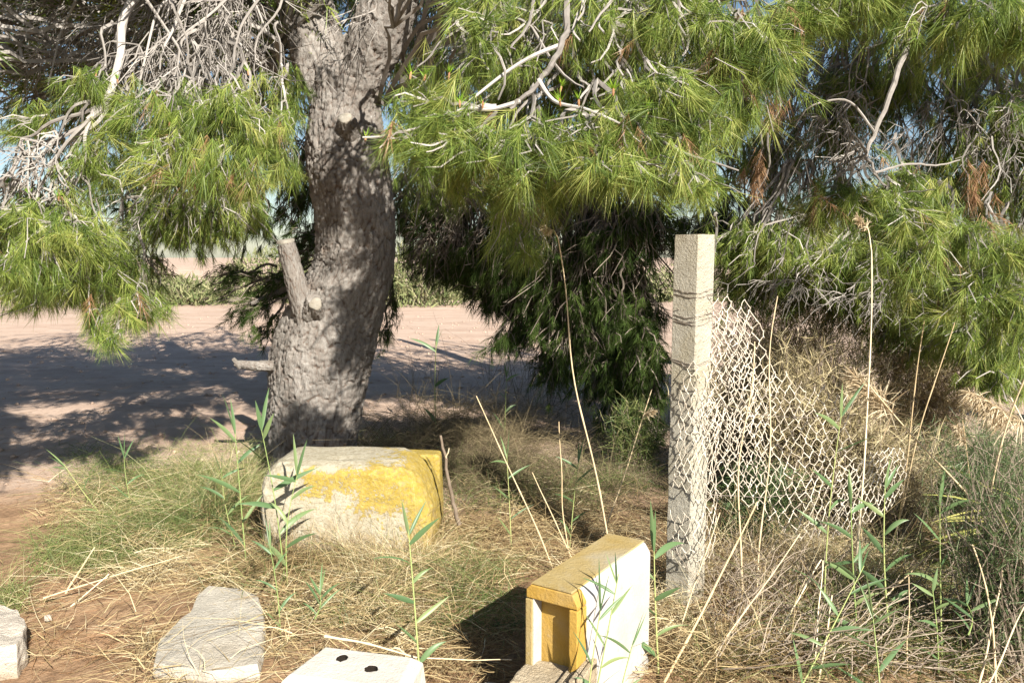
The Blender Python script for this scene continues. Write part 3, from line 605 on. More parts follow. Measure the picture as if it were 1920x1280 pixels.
DARK = [(1700, 180, 5.9, 190, 110, .5, 200, (1740, -60, 6.2)), (1850, 280, 5.6, 120, 90, .5, 130, (1850, 60, 6.0)), (1560, 260, 6.4, 110, 140, .5, 150, (1600, 0, 6.4)), (1780, 380, 5.8, 160, 60, .4, 110, (1780, 200, 6.0)),
        (1480, 470, 6.2, 140, 45, .4, 100, (1520, 300, 6.3)), (1820, 640, 5.4, 110, 50, .4, 110, (1820, 480, 5.6)), (1620, 130, 6.8, 200, 130, .6, 160, (1700, -150, 6.6)), (1870, 120, 6.6, 120, 110, .6, 120, (1850, -150, 6.4)),
        (1440, 320, 7.0, 90, 100, .5, 130, (1500, 100, 6.8)), (1600, 500, 5.8, 150, 40, .4, 90, (1640, 380, 6.0)), (1950, 400, 5.4, 80, 200, .5, 120, (1900, 0, 6)), (1900, 700, 5.6, 80, 60, .4, 70, (1880, 500, 5.8)), (1740, 640, 6.2, 130, 50, .4, 110, (1780, 450, 6.2)), (1800, 560, 6.6, 160, 60, .4, 120, (1820, 350, 6.6)), (1430, 475, 6.0, 110, 45, .35, 150, (1480, 300, 6.1)), (1560, 510, 6.1, 140, 45, .35, 160, (1580, 330, 6.2)), (1690, 560, 6.0, 130, 55, .35, 160, (1720, 380, 6.1)), (1390, 540, 6.4, 60, 50, .25, 70, (1420, 400, 6.4)), (1490, 560, 6.5, 110, 45, .3, 120, (1520, 420, 6.6)), (1620, 590, 6.6, 130, 50, .3, 130, (1640, 430, 6.7)), (1740, 640, 6.2, 110, 60, .3, 130, (1760, 480, 6.3)), (1850, 640, 5.0, 90, 60, .3, 90, (1850, 480, 5.2)), (1880, 720, 5.0, 70, 40, .3, 50, (1880, 600, 5.2))]
for a in DARK:
    a = list(a); a[6] = int(a[6] * 1.6); px_clump(fo, *a, ln=.12, nn=70, w=.0036, tw=.0042)
for (px, py, d, rx, ry, rz, n, root) in [(1580, 280, 5.6, 110, 120, .4, 110, (1620, 40, 5.8)), (1740, 300, 5.5, 130, 100, .4, 110, (1760, 60, 5.8)), (1590, 310, 4.7, 70, 40, .2, 50, (1630, 250, 4.7)), (1880, 300, 5.3, 80, 90, .3, 90, (1880, 100, 5.5)), (1860, 490, 4.5, 70, 50, .2, 60, (1860, 360, 4.6)), (1480, 230, 6.2, 80, 130, .4, 70, (1540, -60, 6.3)), (1830, 660, 5.2, 60, 40, .2, 30, (1830, 560, 5.2)), (1480, 560, 5.6, 130, 50, .3, 90, (1520, 400, 5.7)), (1640, 590, 5.4, 130, 50, .3, 90, (1660, 430, 5.5))]:
    px_clump(fo, px, py, d, rx, ry, rz, n, root, tw=.0023, **BARE)
for (x, y, z, rx, ry, rz, n) in [(2.5, 4.2, 3.65, .9, .5, .3, 260), (3.7, 4.3, 3.7, .9, .6, .35, 260), (4.4, 5.4, 3.6, 1.0, .8, .5, 220), (3.4, 5.8, 4.0, 1.0, .8, .5, 200), (3.4, 5.2, 4.4, 1.2, .7, .5, 200)]:  # crown clumps out of view, added to shade the twigs at upper right
    fo.clump((x, y, z), (rx, ry, rz), n, (4.4, 6.6, z + .2), ln=.19, w=.011, nn=26, shoot=.2, tw=.006, mt=3)
# hanging withered bunches
for (x, y) in ((1435, 190), (1445, 230), (1410, 330), (1420, 370), (1250, 90), (1520, 60), (1525, 30), (1815, 372), (1840, 376)):
    t = P(x, y, 5.0); s_ = np.repeat(t[None], 5, 0) + rng.normal(0, .03, (5, 3))
    fo.tufts(s_, np.repeat(np.array([[0, 0, -1.0]]), 5, 0) + rng.normal(0, .15, (5, 3)), 46, .14, .003, .1, .3, fo.dd)
    fo.tw.tube(wiggle(P(x + 20, y - 120, 5.2), t, 8, .08), np.linspace(.006, .003, 8)[None], 4)
fo.finish(pine2); print('pine2 needles', fo.cnt)

# ------------------------------------------------------------------ third pine, in the shade between trunk and post
pine3 = empty('pine_tree', (1.0, 9.2, 0), 'dark low pine in the shade between the big trunk and the concrete post', 'tree')
c = [np.array(q) for q in ((1.0, 9.2, -.05), (1.05, 9.2, 1.0), (.95, 9.2, 2.2), (1.1, 9.2, 3.6), (1.1, 9.2, 4.8))]
bark_solid('trunk', c, [.17, .14, .12, .09, .05], pine3, res=.016, depth=.012, cell=.05, seed=31, cap=False)
fo = Foliage()
for (px, py, d, rx, ry, rz, n, root) in [(1110, 470, 7.6, 150, 110, .6, 330, (1120, 200, 8.0)), (850, 460, 7.6, 110, 90, .5, 200, (880, 200, 8.0)), (1180, 480, 7.0, 100, 110, .4, 200, (1190, 260, 7.4)), (1060, 620, 7.8, 120, 120, .4, 190, (1080, 420, 8.0)), (960, 560, 7.8, 90, 70, .4, 110, (980, 380, 8.0))]:
    px_clump(fo, px, py, d, rx, ry, rz, n, root, tw=.0042, **BARE)
DK = [(1180, 610, 7.4, 80, 100, .5, 150, (1150, 380, 8.0)), (1170, 740, 7.2, 85, 90, .5, 170, (1150, 560, 7.8)), (1210, 690, 6.8, 50, 120, .3, 110, (1190, 500, 7.2)), (1130, 410, 8.2, 150, 60, .5, 110, (1100, 250, 8.4)),
      (890, 500, 8.2, 110, 45, .5, 120, (920, 350, 8.4)), (930, 570, 8.0, 70, 50, .4, 90, (960, 450, 8.2)), (850, 520, 8.2, 90, 40, .4, 90, (880, 400, 8.4)), (960, 640, 7.8, 60, 40, .3, 50, (980, 520, 8.0)), (1010, 600, 7.6, 80, 60, .3, 80, (1020, 440, 7.8)), (1040, 700, 7.8, 60, 60, .4, 60, (1060, 520, 8.0)), (1010, 560, 8.4, 120, 60, .4, 100, (1040, 400, 8.4)),
      (960, 300, 8.4, 240, 90, .7, 110, (1050, 50, 8.6)), (1300, 300, 8.2, 160, 110, .7, 100, (1250, 60, 8.6)), (1350, 450, 7.8, 110, 60, .5, 110, (1300, 280, 8.2)), (1210, 850, 6.9, 50, 40, .3, 50, (1190, 700, 7.2)), (800, 400, 8.8, 100, 90, .5, 90, (900, 200, 8.8)), (1130, 150, 8.8, 250, 150, .8, 80, (1100, -150, 8.8)), (1430, 150, 8.6, 150, 150, .8, 80, (1300, -150, 8.8)),
      (860, 470, 7.9, 120, 60, .5, 150, (900, 250, 8.2)), (1000, 500, 7.4, 130, 70, .4, 150, (1040, 250, 7.8)), (1120, 560, 7.2, 110, 100, .4, 170, (1100, 300, 7.6)), (1190, 450, 7.0, 110, 70, .4, 130, (1180, 250, 7.4)), (1080, 660, 7.2, 60, 60, .3, 60, (1100, 480, 7.6)), (1400, 470, 7.4, 120, 50, .4, 110, (1380, 250, 7.8)), (1560, 490, 7.6, 160, 45, .5, 120, (1560, 250, 7.8)), (1700, 520, 7.4, 150, 60, .5, 130, (1700, 300, 7.6)), (1000, 400, 8.0, 200, 60, .5, 180, (1000, 150, 8.4))]
for a in DK:
    a = list(a); a[6] = int(a[6] * 1.5); px_clump(fo, *a, ln=.13, nn=64, w=.0046, tw=.005)
px_clump(fo, 1165, 590, 6.4, 25, 20, .1, 12, (1170, 500, 6.6), ln=.12, nn=70, w=.003)
px_clump(fo, 1150, 640, 6.4, 25, 25, .1, 10, (1150, 540, 6.6), ln=.12, nn=70, w=.003)
fo.finish(pine3, 'needles_shaded', 'twig_shaded'); print('pine3 needles', fo.cnt)

# ------------------------------------------------------------------ fourth pine behind the trunk, left
pine4 = empty('pine_tree', (-3.0, 11.5, 0), 'dark pine behind the big trunk with a low bough over the pale field', 'tree')
c = [np.array(q) for q in ((-3.4, 11.5, 2.2), (-3.3, 11.4, 3.0), (-3.2, 11.3, 4.0), (-3.1, 11.2, 5.2))]
fo = Foliage()
low = bark_solid('bough', [P(760, 330, 8.8), P(640, 470, 8.6), P(560, 530, 8.3), P(470, 570, 8.0)], [.06, .05, .035, .015], pine4, res=.014, depth=.006, cell=.05, seed=41, cap=False)
for a in [(500, 540, 8.2, 70, 45, .4, 90, (600, 480, 8.4)), (470, 590, 8.0, 60, 40, .35, 60, (560, 530, 8.2)), (490, 630, 8.0, 35, 20, .2, 22, (530, 570, 8.2)), (420, 520, 8.4, 50, 30, .3, 36, (520, 500, 8.4)), (560, 470, 8.4, 50, 70, .4, 60, (640, 400, 8.6)), (735, 570, 8.2, 22, 60, .2, 24, (740, 440, 8.4)), (720, 640, 8.0, 18, 40, .15, 12, (735, 560, 8.2)), (560, 330, 9.0, 60, 90, .5, 70, (640, 100, 9.2)), (760, 440, 9, 40, 60, .4, 40, (760, 300, 9.0))]:
    px_clump(fo, *a, ln=.13, nn=60, w=.0042, tw=.005)
for a in [(150, 200, 10.5, 330, 200, .9, 200, (300, -200, 10.8)), (480, 120, 10.0, 250, 180, .8, 170, (560, -200, 10.4)), (820, 180, 10.0, 160, 200, .7, 240, (760, -150, 10.2)), (30, 420, 10.8, 150, 90, .7, 120, (80, 200, 10.8)), (300, 390, 10.4, 180, 80, .7, 160, (400, 150, 10.6)), (800, 400, 9.6, 90, 80, .5, 110, (780, 200, 9.8))]:
    px_clump(fo, *a, ln=.15, nn=60, w=.0065, tw=.007)
for a in [(330, 430, 9.4, 120, 50, .5, 90, (400, 250, 9.6)), (120, 470, 9.6, 140, 60, .6, 110, (150, 250, 9.8)), (470, 430, 9.2, 80, 50, .4, 70, (500, 250, 9.4)), (565, 390, 9.0, 60, 80, .4, 110, (600, 200, 9.2)), (600, 460, 9.0, 50, 50, .3, 50, (620, 300, 9.2))]: px_clump(fo, *a, ln=.14, nn=60, w=.0055, tw=.006)
fo.finish(pine4, 'needles_shaded', 'twig_shaded')

# ------------------------------------------------------------------ shrubs at the far edge of the field
def shrub(name, loc, rx, ry, h, n, leaf, mat, label, cat='shrub', group=None, stems=True, spr=.8, ln=3):
    t = empty(name, loc, label, cat, group); loc = np.array(loc, float)
    g = Geo()
    q = inball(n, .4); q[:, 2] = np.abs(q[:, 2])
    lump = 1 + .35 * fbm(q * 2.2 + loc, 3)[:, None]
    pos = loc + q * lump * np.array([rx, ry, h])
    d = unit(rng.normal(0, spr, (n, 3)) + np.array([0, 0, .8]) + q * .6)
    tt = np.linspace(0, 1, ln)[None, :, None]
    paths = pos[:, None] + d[:, None] * leaf * rng.uniform(.6, 1.3, (n, 1, 1)) * tt
    g.blade(paths, np.linspace(1, .25, ln)[None] * leaf * .22, unit(np.cross(d, rng.normal(0, 1, (n, 3)))))
    tag(g.build('foliage', mat, t), kind='stuff')
    if stems:
        ns = 26; g = Geo(); e = loc + unit(rng.normal(0, .6, (ns, 3)) + np.array([0, 0, .9])) * np.array([rx, ry, h]) * .8; e[:, 2] = np.maximum(e[:, 2], loc[2] + .05)
        b = loc + rng.normal(0, .06, (ns, 3)) * np.array([rx, ry, 0]); g.tube(wiggle(b, e, 6, .06), np.linspace(1, .3, 6)[None] * h * .02, 4)
        tag(g.build('stems', M['brush'], t), kind='stuff')
    return t
far = [(-17, 42, 2.4, 2.0, 'far left end of the field', 1), (-14, 46, 2.8, 2.4, 'second from the left edge', 0), (-11.2, 44, 2.2, 2.2, 'left of the sawn stub', 0), (-9.3, 41, 2.0, 2.0, 'just left of the trunk', 1), (-6.5, 40, 2.0, 2.8, 'straight behind the trunk', 1),
       (-4.6, 41, 1.9, 2.6, 'right of the trunk', 0), (-2.5, 42, 1.8, 2.2, 'behind the dark pine', 1), (2, 44, 2.4, 2.2, 'behind the low pine', 0), (9, 43, 2.6, 2.4, 'behind the concrete post', 1), (14, 42, 2.6, 2.6, 'behind the wire mesh', 0), (20, 40, 2.8, 2.8, 'behind the right pine', 1), (26, 42, 2.8, 3.0, 'at the right edge', 0), (-21, 44, 2.6, 2.4, 'at the left edge', 0), (-25, 45, 2.8, 2.6, 'beyond the left bough', 1)]
for i_, (x, y, r_, h, where, k) in enumerate(far):
    sc_ = .66 + .16 * ((i_ * 7) % 5) / 4; hs_ = .5 + .4 * ((i_ * 3) % 4) / 3
    shrub('far_shrub', (x * sc_, y * sc_, -.05), r_ * .85, 1.5, h * hs_, 1700, .27, M['far_shrub'], ('pale olive' if k else 'dusty green') + ' shrub at the far edge of the field, ' + where, group='shrubs at the far edge of the field')

# ------------------------------------------------------------------ boxes and stones
def loft(rings, cap=True):
    """rings of equal vertex count -> verts, quads, caps as n-gons"""
    rings = [np.asarray(r, float) for r in rings]; n = len(rings[0]); v = np.concatenate(rings); i = np.arange(n); j = (i + 1) % n
    f = [np.stack([i + n * k, j + n * k, j + n * k + n, i + n * k + n], -1) for k in range(len(rings) - 1)]
    out = [(v, np.concatenate(f))]
    return v, np.concatenate(f), [i[::-1][None], (i + n * (len(rings) - 1))[None]]
def put_loft(g, rings):
    v, f, caps = loft(rings); n0 = g.n; g.add(v, f)
    for c in caps: g.f.append(c + n0)
    return g
def finish_mesh(o, bevel=0, seg=2, sub=0, disp=0, dscale=.1, simple=True):
    if bevel:
        b = o.modifiers.new('bevel', 'BEVEL'); b.width = bevel; b.segments = seg; b.limit_method = 'ANGLE'; b.angle_limit = math.radians(25)
    if sub:
        s = o.modifiers.new('sub', 'SUBSURF'); s.subdivision_type = 'SIMPLE' if simple else 'CATMULL_CLARK'; s.levels = s.render_levels = sub
    if disp:
        tx = bpy.data.textures.new(o.name + '_relief', 'CLOUDS'); tx.noise_scale = dscale; tx.noise_depth = 3
        d = o.modifiers.new('disp', 'DISPLACE'); d.texture = tx; d.strength = disp; d.mid_level = .5; d.texture_coords = 'LOCAL'
    return o
def box_rings(x0, x1, y0, y1, z0, z1):
    return [[(x0, y0, z0), (x1, y0, z0), (x1, y1, z0), (x0, y1, z0)], [(x0, y0, z1), (x1, y0, z1), (x1, y1, z1), (x0, y1, z1)]]
def part(name, rings, mat, parent, **k):
    g = Geo()
    for r in rings: put_loft(g, r)
    v = g.build(name, mat, None); v.parent = parent
    return finish_mesh(v, **k)

# --- yellow and white painted concrete block in front of the trunk
yb0 = (G(480, 1045) + G(818, 1045)) / 2
yb = empty('concrete_block', (yb0[0], yb0[1], -.03), 'large worn yellow and white painted concrete block lying before the trunk', 'block')
yb.rotation_euler = (0, 0, math.radians(-2))
hw = .475; hh = .535
def prof(y, inset, dx=0):                 # front outline: big rounded upper right corner, small rounded left one
    pts = [(-hw + inset, .0), (hw - inset - .02, .0)]
    for a in np.linspace(0, 90, 12): pts.append((hw - .26 - inset + .26 * math.cos(math.radians(a)) + dx, hh - .36 - inset + .36 * math.sin(math.radians(a))))
    for a in np.linspace(90, 180, 7): pts.append((-hw + .14 + inset + .14 * math.cos(math.radians(a)), hh - .16 - inset + .16 * math.sin(math.radians(a))))
    return [(x, y, z) for x, z in pts]
body = part('body', [[prof(.48, .02), prof(.42, 0), prof(.16, 0), prof(.08, .004), prof(.035, .014), prof(.010, .030), prof(0, .055)]], M['yellow'], yb, sub=3, disp=.022, dscale=.07)
for p in body.data.polygons: p.use_smooth = True
tag(body, 'front body with a rounded upper right corner, yellow paint worn to white')
bs = part('back_slab', [box_rings(-.30, hw - .03, .50, .66, 0, .47)], M['yellow'], yb, bevel=.03, seg=3, sub=2, disp=.02, dscale=.12)
tag(bs, 'square cornered slab behind, yellow fading to grey')

# --- white block with an ochre niche
nb = empty('niche_block', (.045, 2.63, -.02), 'white concrete block with ochre painted top and square niche, lower right', 'block')
nb.rotation_euler = (0, 0, math.radians(-33))
w_, d_, h_ = .205, .60, .52; ch = .024
def nprof(y, i=0):
    return [(0 + i, y, 0), (w_ - i, y, 0), (w_ - i, y, h_ - ch * 1.6), (w_ - ch - i, y, h_ - i), (.018, y, h_ - i), (0 + i, y, h_ - .018)]
fr = .022
# niche opening x from fr to w-fr, z from .19 to h-.05, .09 deep
x0, x1, z0, z1, nd_ = .028, w_ - .036, .16, h_ - .052, .060
part('body', [[nprof(.067), nprof(d_ - .012), nprof(d_, .012)]], M['white_paint'], nb, bevel=.006)
part('frame_side', [box_rings(0.0, x0, 0, .0655, 0, h_ - .054)], M['ochre_worn'], nb, bevel=.004)
part('frame_side', [box_rings(x1, w_ - .003, 0, .0655, 0, h_ - .0545)], M['ochre'], nb, bevel=.004)
part('frame_top', [[[(0.003, y, z1 + .002), (w_ - .004, y, z1 + .002), (w_ - .004, y, h_ - ch * 1.6), (w_ - ch, y, h_ - .003), (.02, y, h_ - .003), (.003, y, h_ - .02)] for y in (.002, .0645)]], M['ochre'], nb, bevel=.003)
part('niche_sill', [box_rings(x0 + .001, x1 - .001, .003, .0645, 0, z0)], M['step_stone'], nb, bevel=.004)
part('niche_back', [box_rings(x0 - .002, x1 + .002, nd_ - .004, .0665, z0 - .002, z1 + .004)], M['ochre'], nb)
part('niche_jamb', [box_rings(x0, x0 + .0035, .004, nd_, z0, z1)], M['white_paint'], nb)
# ochre coat over the top
part('top_coat', [[[(.018, y, h_ + .0005), (w_ - ch - .004, y, h_ + .0005), (w_ - ch - .008, y, h_ + .004), (.022, y, h_ + .004)] for y in (.006, d_ - .01)]], M['ochre_worn'], nb)

# --- stepped concrete piece leaning on the niche block
sb0 = G(1015, 1262, .22)
sb = empty('stepped_block', (sb0[0], sb0[1], -.02), 'buff concrete piece with stepped moulded edge before the niche block', 'block')
sb.rotation_euler = (0, 0, math.radians(-25))
part('body', [box_rings(-.085, .075, -.085, .10, 0, .235)], M['step_stone'], sb, bevel=.012, seg=2, sub=3, disp=.012, dscale=.04)
for i in range(4):
    part('moulding', [box_rings(.0755 + .0225 * i, .0755 + .0225 * (i + 1) - .004, -.075 + .006 * i, .10, 0, .252 - .006 * (i % 2) + .012 * i)], M['step_stone'], sb, bevel=.004)

# --- pale block with two holes
hb = empty('hollow_block', (-.53, 2.66, -.03), 'whitish concrete block with two holes on top, at the bottom edge', 'block')
hb.rotation_euler = (0, 0, math.radians(-13))
bxr = [[(-.225, -.14, 0), (.225, -.14, 0), (.225, .10, 0), (-.225, .10, 0)], [(-.225, -.14, .205), (.22, -.14, .205), (.20, .095, .205), (-.185, .095, .205)], [(-.20, -.125, .228), (.185, -.12, .228), (.165, .075, .23), (-.165, .078, .23)]]
import bmesh
def holed_block(parent):
    g = Geo(); put_loft(g, [np.array(r) for r in bxr]); o = g.build('body', M['white_block']); 
    o.parent = parent
    cut = []
    for (hx, hy, rx, ry) in ((-.075, .02, .021, .021), (.055, -.025, .025, .021)):
        th = np.arange(14) / 14 * 2 * math.pi; rr = 1 + .12 * rng.normal(0, 1, 14)
        ring = lambda z: np.stack([hx + rx * rr * np.cos(th), hy + ry * rr * np.sin(th), np.full(14, z)], -1)
        gc = Geo(); put_loft(gc, [ring(.05), ring(.30)]); co = gc.build('cutter', M['hole'])
        cut.append(co)
    bpy.context.view_layer.update()
    for co in cut:
        co.parent = parent
        md = o.modifiers.new('hole', 'BOOLEAN'); md.operation = 'DIFFERENCE'; md.object = co; md.solver = 'EXACT'; md.material_mode = 'TRANSFER'
    bpy.context.view_layer.update()
    dg = bpy.context.evaluated_depsgraph_get(); me = bpy.data.meshes.new_from_object(o.evaluated_get(dg))
    o.modifiers.clear(); o.data = me
    for co in cut: bpy.data.objects.remove(co)
    finish_mesh(o, bevel=.008, seg=2)
    for i, (hx, hy) in enumerate(((-.075, .02), (.055, -.025))):
        gd = Geo(); n = 14
        a = np.array([hx, hy, .09]) + rng.normal(0, .008, (n, 3)); e = a + rng.normal(0, .012, (n, 3)) + np.array([0, 0, .055 + .02 * i])
        gd.blade(wiggle(a, e, 4, .1), np.full((1, 4), .004), unit(rng.normal(0, 1, (n, 3)))); q = gd.build('hole_litter', M['dead_grass_shaded']); q.parent = parent; q['kind'] = 'stuff'
    return o
holed_block(hb)

def stone(name, outline, z0, z1, mat, label, disp=.02, dscale=.08, tilt=(0, 0), top_in=.02, cat='stone', sub=3):
    pts = np.array(outline, float); c = pts.mean(0)
    t = np.array([c[0], c[1], 0.0])
    q = pts - c; rl = lambda s, z: np.concatenate([q * s, np.full((len(q), 1), z) + (q @ np.array(tilt))[:, None] * (z > z0)], 1)
    g = Geo(); put_loft(g, [rl(1.0, z0), rl(1.02, z0 + (z1 - z0) * .6), rl(1 - top_in, z1 - .008), rl(1 - top_in * 2.4, z1)])
    o = g.build(name, mat); o.location = t
    # fan the caps so they subdivide
    bm = bmesh.new(); bm.from_mesh(o.data)
    big = [f for f in bm.faces if len(f.verts) > 4]; bmesh.ops.poke(bm, faces=big)
    bmesh.ops.recalc_face_normals(bm, faces=bm.faces); bmesh.ops.subdivide_edges(bm, edges=bm.edges, cuts=3, use_grid_fill=True)
    bm.to_mesh(o.data); bm.free()
    finish_mesh(o, sub=2, disp=disp, dscale=dscale)
    for p in o.data.polygons: p.use_smooth = False
    return tag(o, label, cat)
def gpts(l, z): return [G(x, y, z)[:2] for x, y in l]
stone('stone_slab', gpts([(288, 1240), (298, 1196), (338, 1158), (356, 1146), (370, 1112), (392, 1098), (446, 1104), (484, 1118), (495, 1150), (493, 1210), (484, 1244), (390, 1256)], .055), -.04, .055, M['grey_stone'], 'flat grey broken slab half sunk in the straw, lower left', disp=.02, dscale=.2, tilt=(.01, .02), top_in=.01)
stone('stone', gpts([(-60, 1220), (-55, 1150), (0, 1134), (32, 1143), (50, 1168), (46, 1195), (30, 1216), (-20, 1225)], .10), -.03, .11, M['pale_stone'], 'pale pinkish stone on bare soil at the left edge', disp=.03, dscale=.1)
stone('stone', gpts([(893, 1300), (895, 1284), (915, 1277), (940, 1279), (945, 1300), (920, 1310)], .05), -.03, .05, M['pale_stone'], 'small whitish stone between the two blocks at the bottom edge', disp=.01, dscale=.04)
stone('pebble', [(x, y) for x, y in (G(90, 1160)[:2] + np.array([.017 * math.cos(a), .012 * math.sin(a)]) for a in np.linspace(0, 5.6, 8))], -.005, .016, M['white_block'], 'tiny white pebble on soil right of the pale stone', disp=.003, dscale=.02, cat='pebble')

# ------------------------------------------------------------------ concrete post with tie wires
base = G(1283, 1112); DP = base[1]
post = empty('concrete_post', (base[0], DP, -.05), 'leaning square concrete post holding the wire mesh', 'post')
top = P(1303, 440, DP - .02)
def pring(c, z, s, cut=0):
    a = math.radians(-47); u = np.array([math.cos(a), math.sin(a)]); v = np.array([-u[1], u[0]])
    # square section, corner facing the camera slightly right of the middle, small chamfers
    q = [(-1, -1 + cut), (-1 + cut, -1), (1 - cut, -1), (1, -1 + cut), (1, 1 - cut), (1 - cut, 1), (-1 + cut, 1), (-1, 1 - cut)]
    return [(c[0] + s * (x * u[0] + y * v[0]), c[1] + s * (x * u[1] + y * v[1]), z) for x, y in q]
dxy = top[:2] - base[:2]; H_ = top[2] + .05
rings = []
for t in list(np.linspace(0, .96, 22)) + [.985, 1]:
    cc = dxy * t + rng.normal(0, .001, 2); rings.append(np.array(pring(cc, H_ * t, .066 + rng.normal(0, .0006), .07)))
rings[-1] = np.array(pring(dxy, H_, .0645, .08)); rings[-1][[0, 7], 2] -= np.array([.022, .03]); rings[-1][[0, 7], :2] += (dxy - rings[-1][[0, 7], :2]) * np.array([[.16], [.20]])
g = Geo(); put_loft(g, rings); shaft = g.build('shaft', M['post']); shaft.parent = post
for (x, y, w) in ((1262, 545, 0), (1262, 553, 0), (1260, 590, 1), (1260, 598, 1), (1262, 604, 0), (1258, 675, 0), (1258, 679, 0)):
    t = np.clip(((P(1290, y, DP)[2]) + .05) / H_, 0, 1); cz = H_ * t
    a = math.radians(-47); th = np.linspace(0, 2 * math.pi, 40)
    rr = .070 / np.maximum(np.abs(np.cos(th)), np.abs(np.sin(th))) ** .85
    q = np.stack([dxy[0] * t + rr * np.cos(th + a), dxy[1] * t + rr * np.sin(th + a), cz + .008 * np.sin(2 * th + w) + rng.normal(0, .002, 40)], -1)
    g = Geo(); g.tube(q[None], np.full((1, 40), .0017), 5); o = g.build('tie_wire', M['tie_wire']); o.parent = post
g = Geo()
for k in range(4):
    g = Geo(); a0 = np.array([*(dxy * .8), H_ * .82]) + np.array([.06, -.05, rng.normal(0, .08)]); g.tube(wiggle(a0, a0 + np.array([.03 + .05 * rng.random(), -.03, rng.normal(.02, .04)]), 8, .12), np.full((1, 8), .0016), 5); o = g.build('tie_wire', M['tie_wire']); o.parent = post

# ------------------------------------------------------------------ wire mesh hanging from the post
def hexnet(U, Vv, cw, ch_, tw, jit, keep=None):
    ni = int(U / cw) + 1; nj = int(Vv / ch_) + 1; segs = []
    A = {}
    for j in range(nj):
        for i in range(ni):
            x = (i + .5 * (j % 2)) * cw; y = j * ch_
            A[i, j] = (np.array([x, y]) + rng.normal(0, jit, 2), np.array([x, y + tw]) + rng.normal(0, jit, 2))
    for (i, j), (a, b) in A.items():
        segs.append((a, b))
        for di in ((0, -1) if j % 2 == 0 else (0, 1)):
            n = A.get((i + di, j + 1))
            if n is not None: segs.append((b, n[0]))
    s = np.array(segs)
    if keep is not None:
        m = keep(s[:, 0, 0], s[:, 0, 1]) & keep(s[:, 1, 0], s[:, 1, 1]); s = s[m]
    return s
wm = empty('wire_mesh', (1.05, 3.75, 0), 'torn cream wire mesh folded round the concrete post', 'fence')
def sheet(mapf, U, Vv, keep, r=.0021, cw=.052, ch_=.047, tw=.015, jit=.004, label=None):
    s = hexnet(U, Vv, cw, ch_, tw, jit, keep)
    t = np.linspace(-.04, 1.04, 4)[None, :, None]
    uv = s[:, :1] + (s[:, 1:2] - s[:, :1]) * t
    p = mapf(uv[..., 0], uv[..., 1]) + rng.normal(0, .0016, (*uv.shape[:2], 3))
    g = Geo(); g.tube(p, np.array([[r * 1.25, r, r, r * 1.25]]), 5)
    o = g.build('mesh_sheet', M['wire'], wm, smooth=True)
    if label: o['label'] = label
def n2(u, v, s): return vnoise(np.stack([u * s, v * s, np.zeros_like(u) + 3.1], -1))
# main sheet: starts tight against the post and spreads right
def top_edge(u): return np.interp(u, [0, .15, .33, .40, .44, .55, .8, 1.2], [1.40, 1.42, 1.40, 1.36, 1.16, 1.06, .96, .82])
for q, (off, ph, U_, lab) in enumerate(((.0, 0, .92, 'main sheet of regular diamond cells'), (.035, 1.7, .56, 'second layer folded behind the main sheet'), (-.03, 3.0, .42, 'creased layer next to the post'))):
    def mA(u, v, off=off, ph=ph, q=q):
        z = .22 + v
        fold = .022 * np.sin(u * 17 + ph + z * 1.4) * np.clip(1.2 - u * 1.4, .2, 1) + .055 * n2(u + q * 3, v, 3.5) + .02 * n2(u + q * 3, v + 8, 9)
        x = .835 + u * (.92 - .12 * (q > 0)) - .035 * z + .012 * n2(u + 9, v + q, 6)
        return np.stack([x, 3.665 + off + .13 * u + fold, z + .02 * np.sin(u * 9 + ph) + .012 * n2(u, v + 5, 7)], -1)
    kA = lambda u, v, U_=U_, q=q, ph=ph: (u < U_ + .05 * np.sin(v * 8 + ph)) & (v + .22 < top_edge(u) - .03 * q + .02 * np.sin(u * 37)) & (v + .22 > .34 + .10 * np.sin(u * 7 + ph) + (.25 * q))
    sheet(mA, 1.02, 1.3, kA, cw=.052, ch_=.047, tw=.015, jit=.0042 + .002 * q, label=lab)
# loose flap wrapped over the front of the post
def mC(u, v):
    a = u / .30 * 2.0 - 1.15
    x = base[0] + .02 + .115 * np.sin(a) + .015 * n2(u, v, 6); y = DP - .02 - .105 * np.cos(a) + .02 * n2(u + 4, v, 6)
    return np.stack([x + .012 * v, y, .12 + v * .98 + .05 * n2(u, v + 3, 5)], -1)
kC = lambda u, v: (v < .92 + .12 * np.sin(u * 14)) & (v > .02) & ((v < .30) | (v > .36 + .03 * np.sin(u * 20)) | (u > .2))
sheet(mC, .36, 1.05, kC, r=.0019, jit=.006, label='flap of mesh over the face of the post')
# sagging line wires that carry the sheet
for (z_, sag) in ((1.37, .10), (.98, .06), (.52, .05)):
    t_ = np.linspace(0, 1, 26); uu = t_ * (.42 if z_ > 1.2 else .95)
    q_ = np.stack([.80 + uu * .92 - .035 * z_, 3.655 + .13 * uu + .008 * np.sin(uu * 25), z_ - sag * np.sin(t_ * 3.1) - (.12 * t_ if z_ > .6 else 0)], -1)
    g = Geo(); g.tube(q_[None], np.full((1, 26), .0017), 5); g.build('line_wire', M['tie_wire'], wm, smooth=True)
# far end curling away
def mD(u, v):
    x = 1.56 + u * .85; y = 3.78 + u * .60 + .03 * n2(u, v, 5)
    return np.stack([x, y, .16 + v * .8 + .05 * u], -1)
kD = lambda u, v: (v < .60 - .25 * np.abs(u - .3)) & (v > .05 + .2 * u)
sheet(mD, .62, .7, kD, jit=.006, label='far end of the mesh curling away')

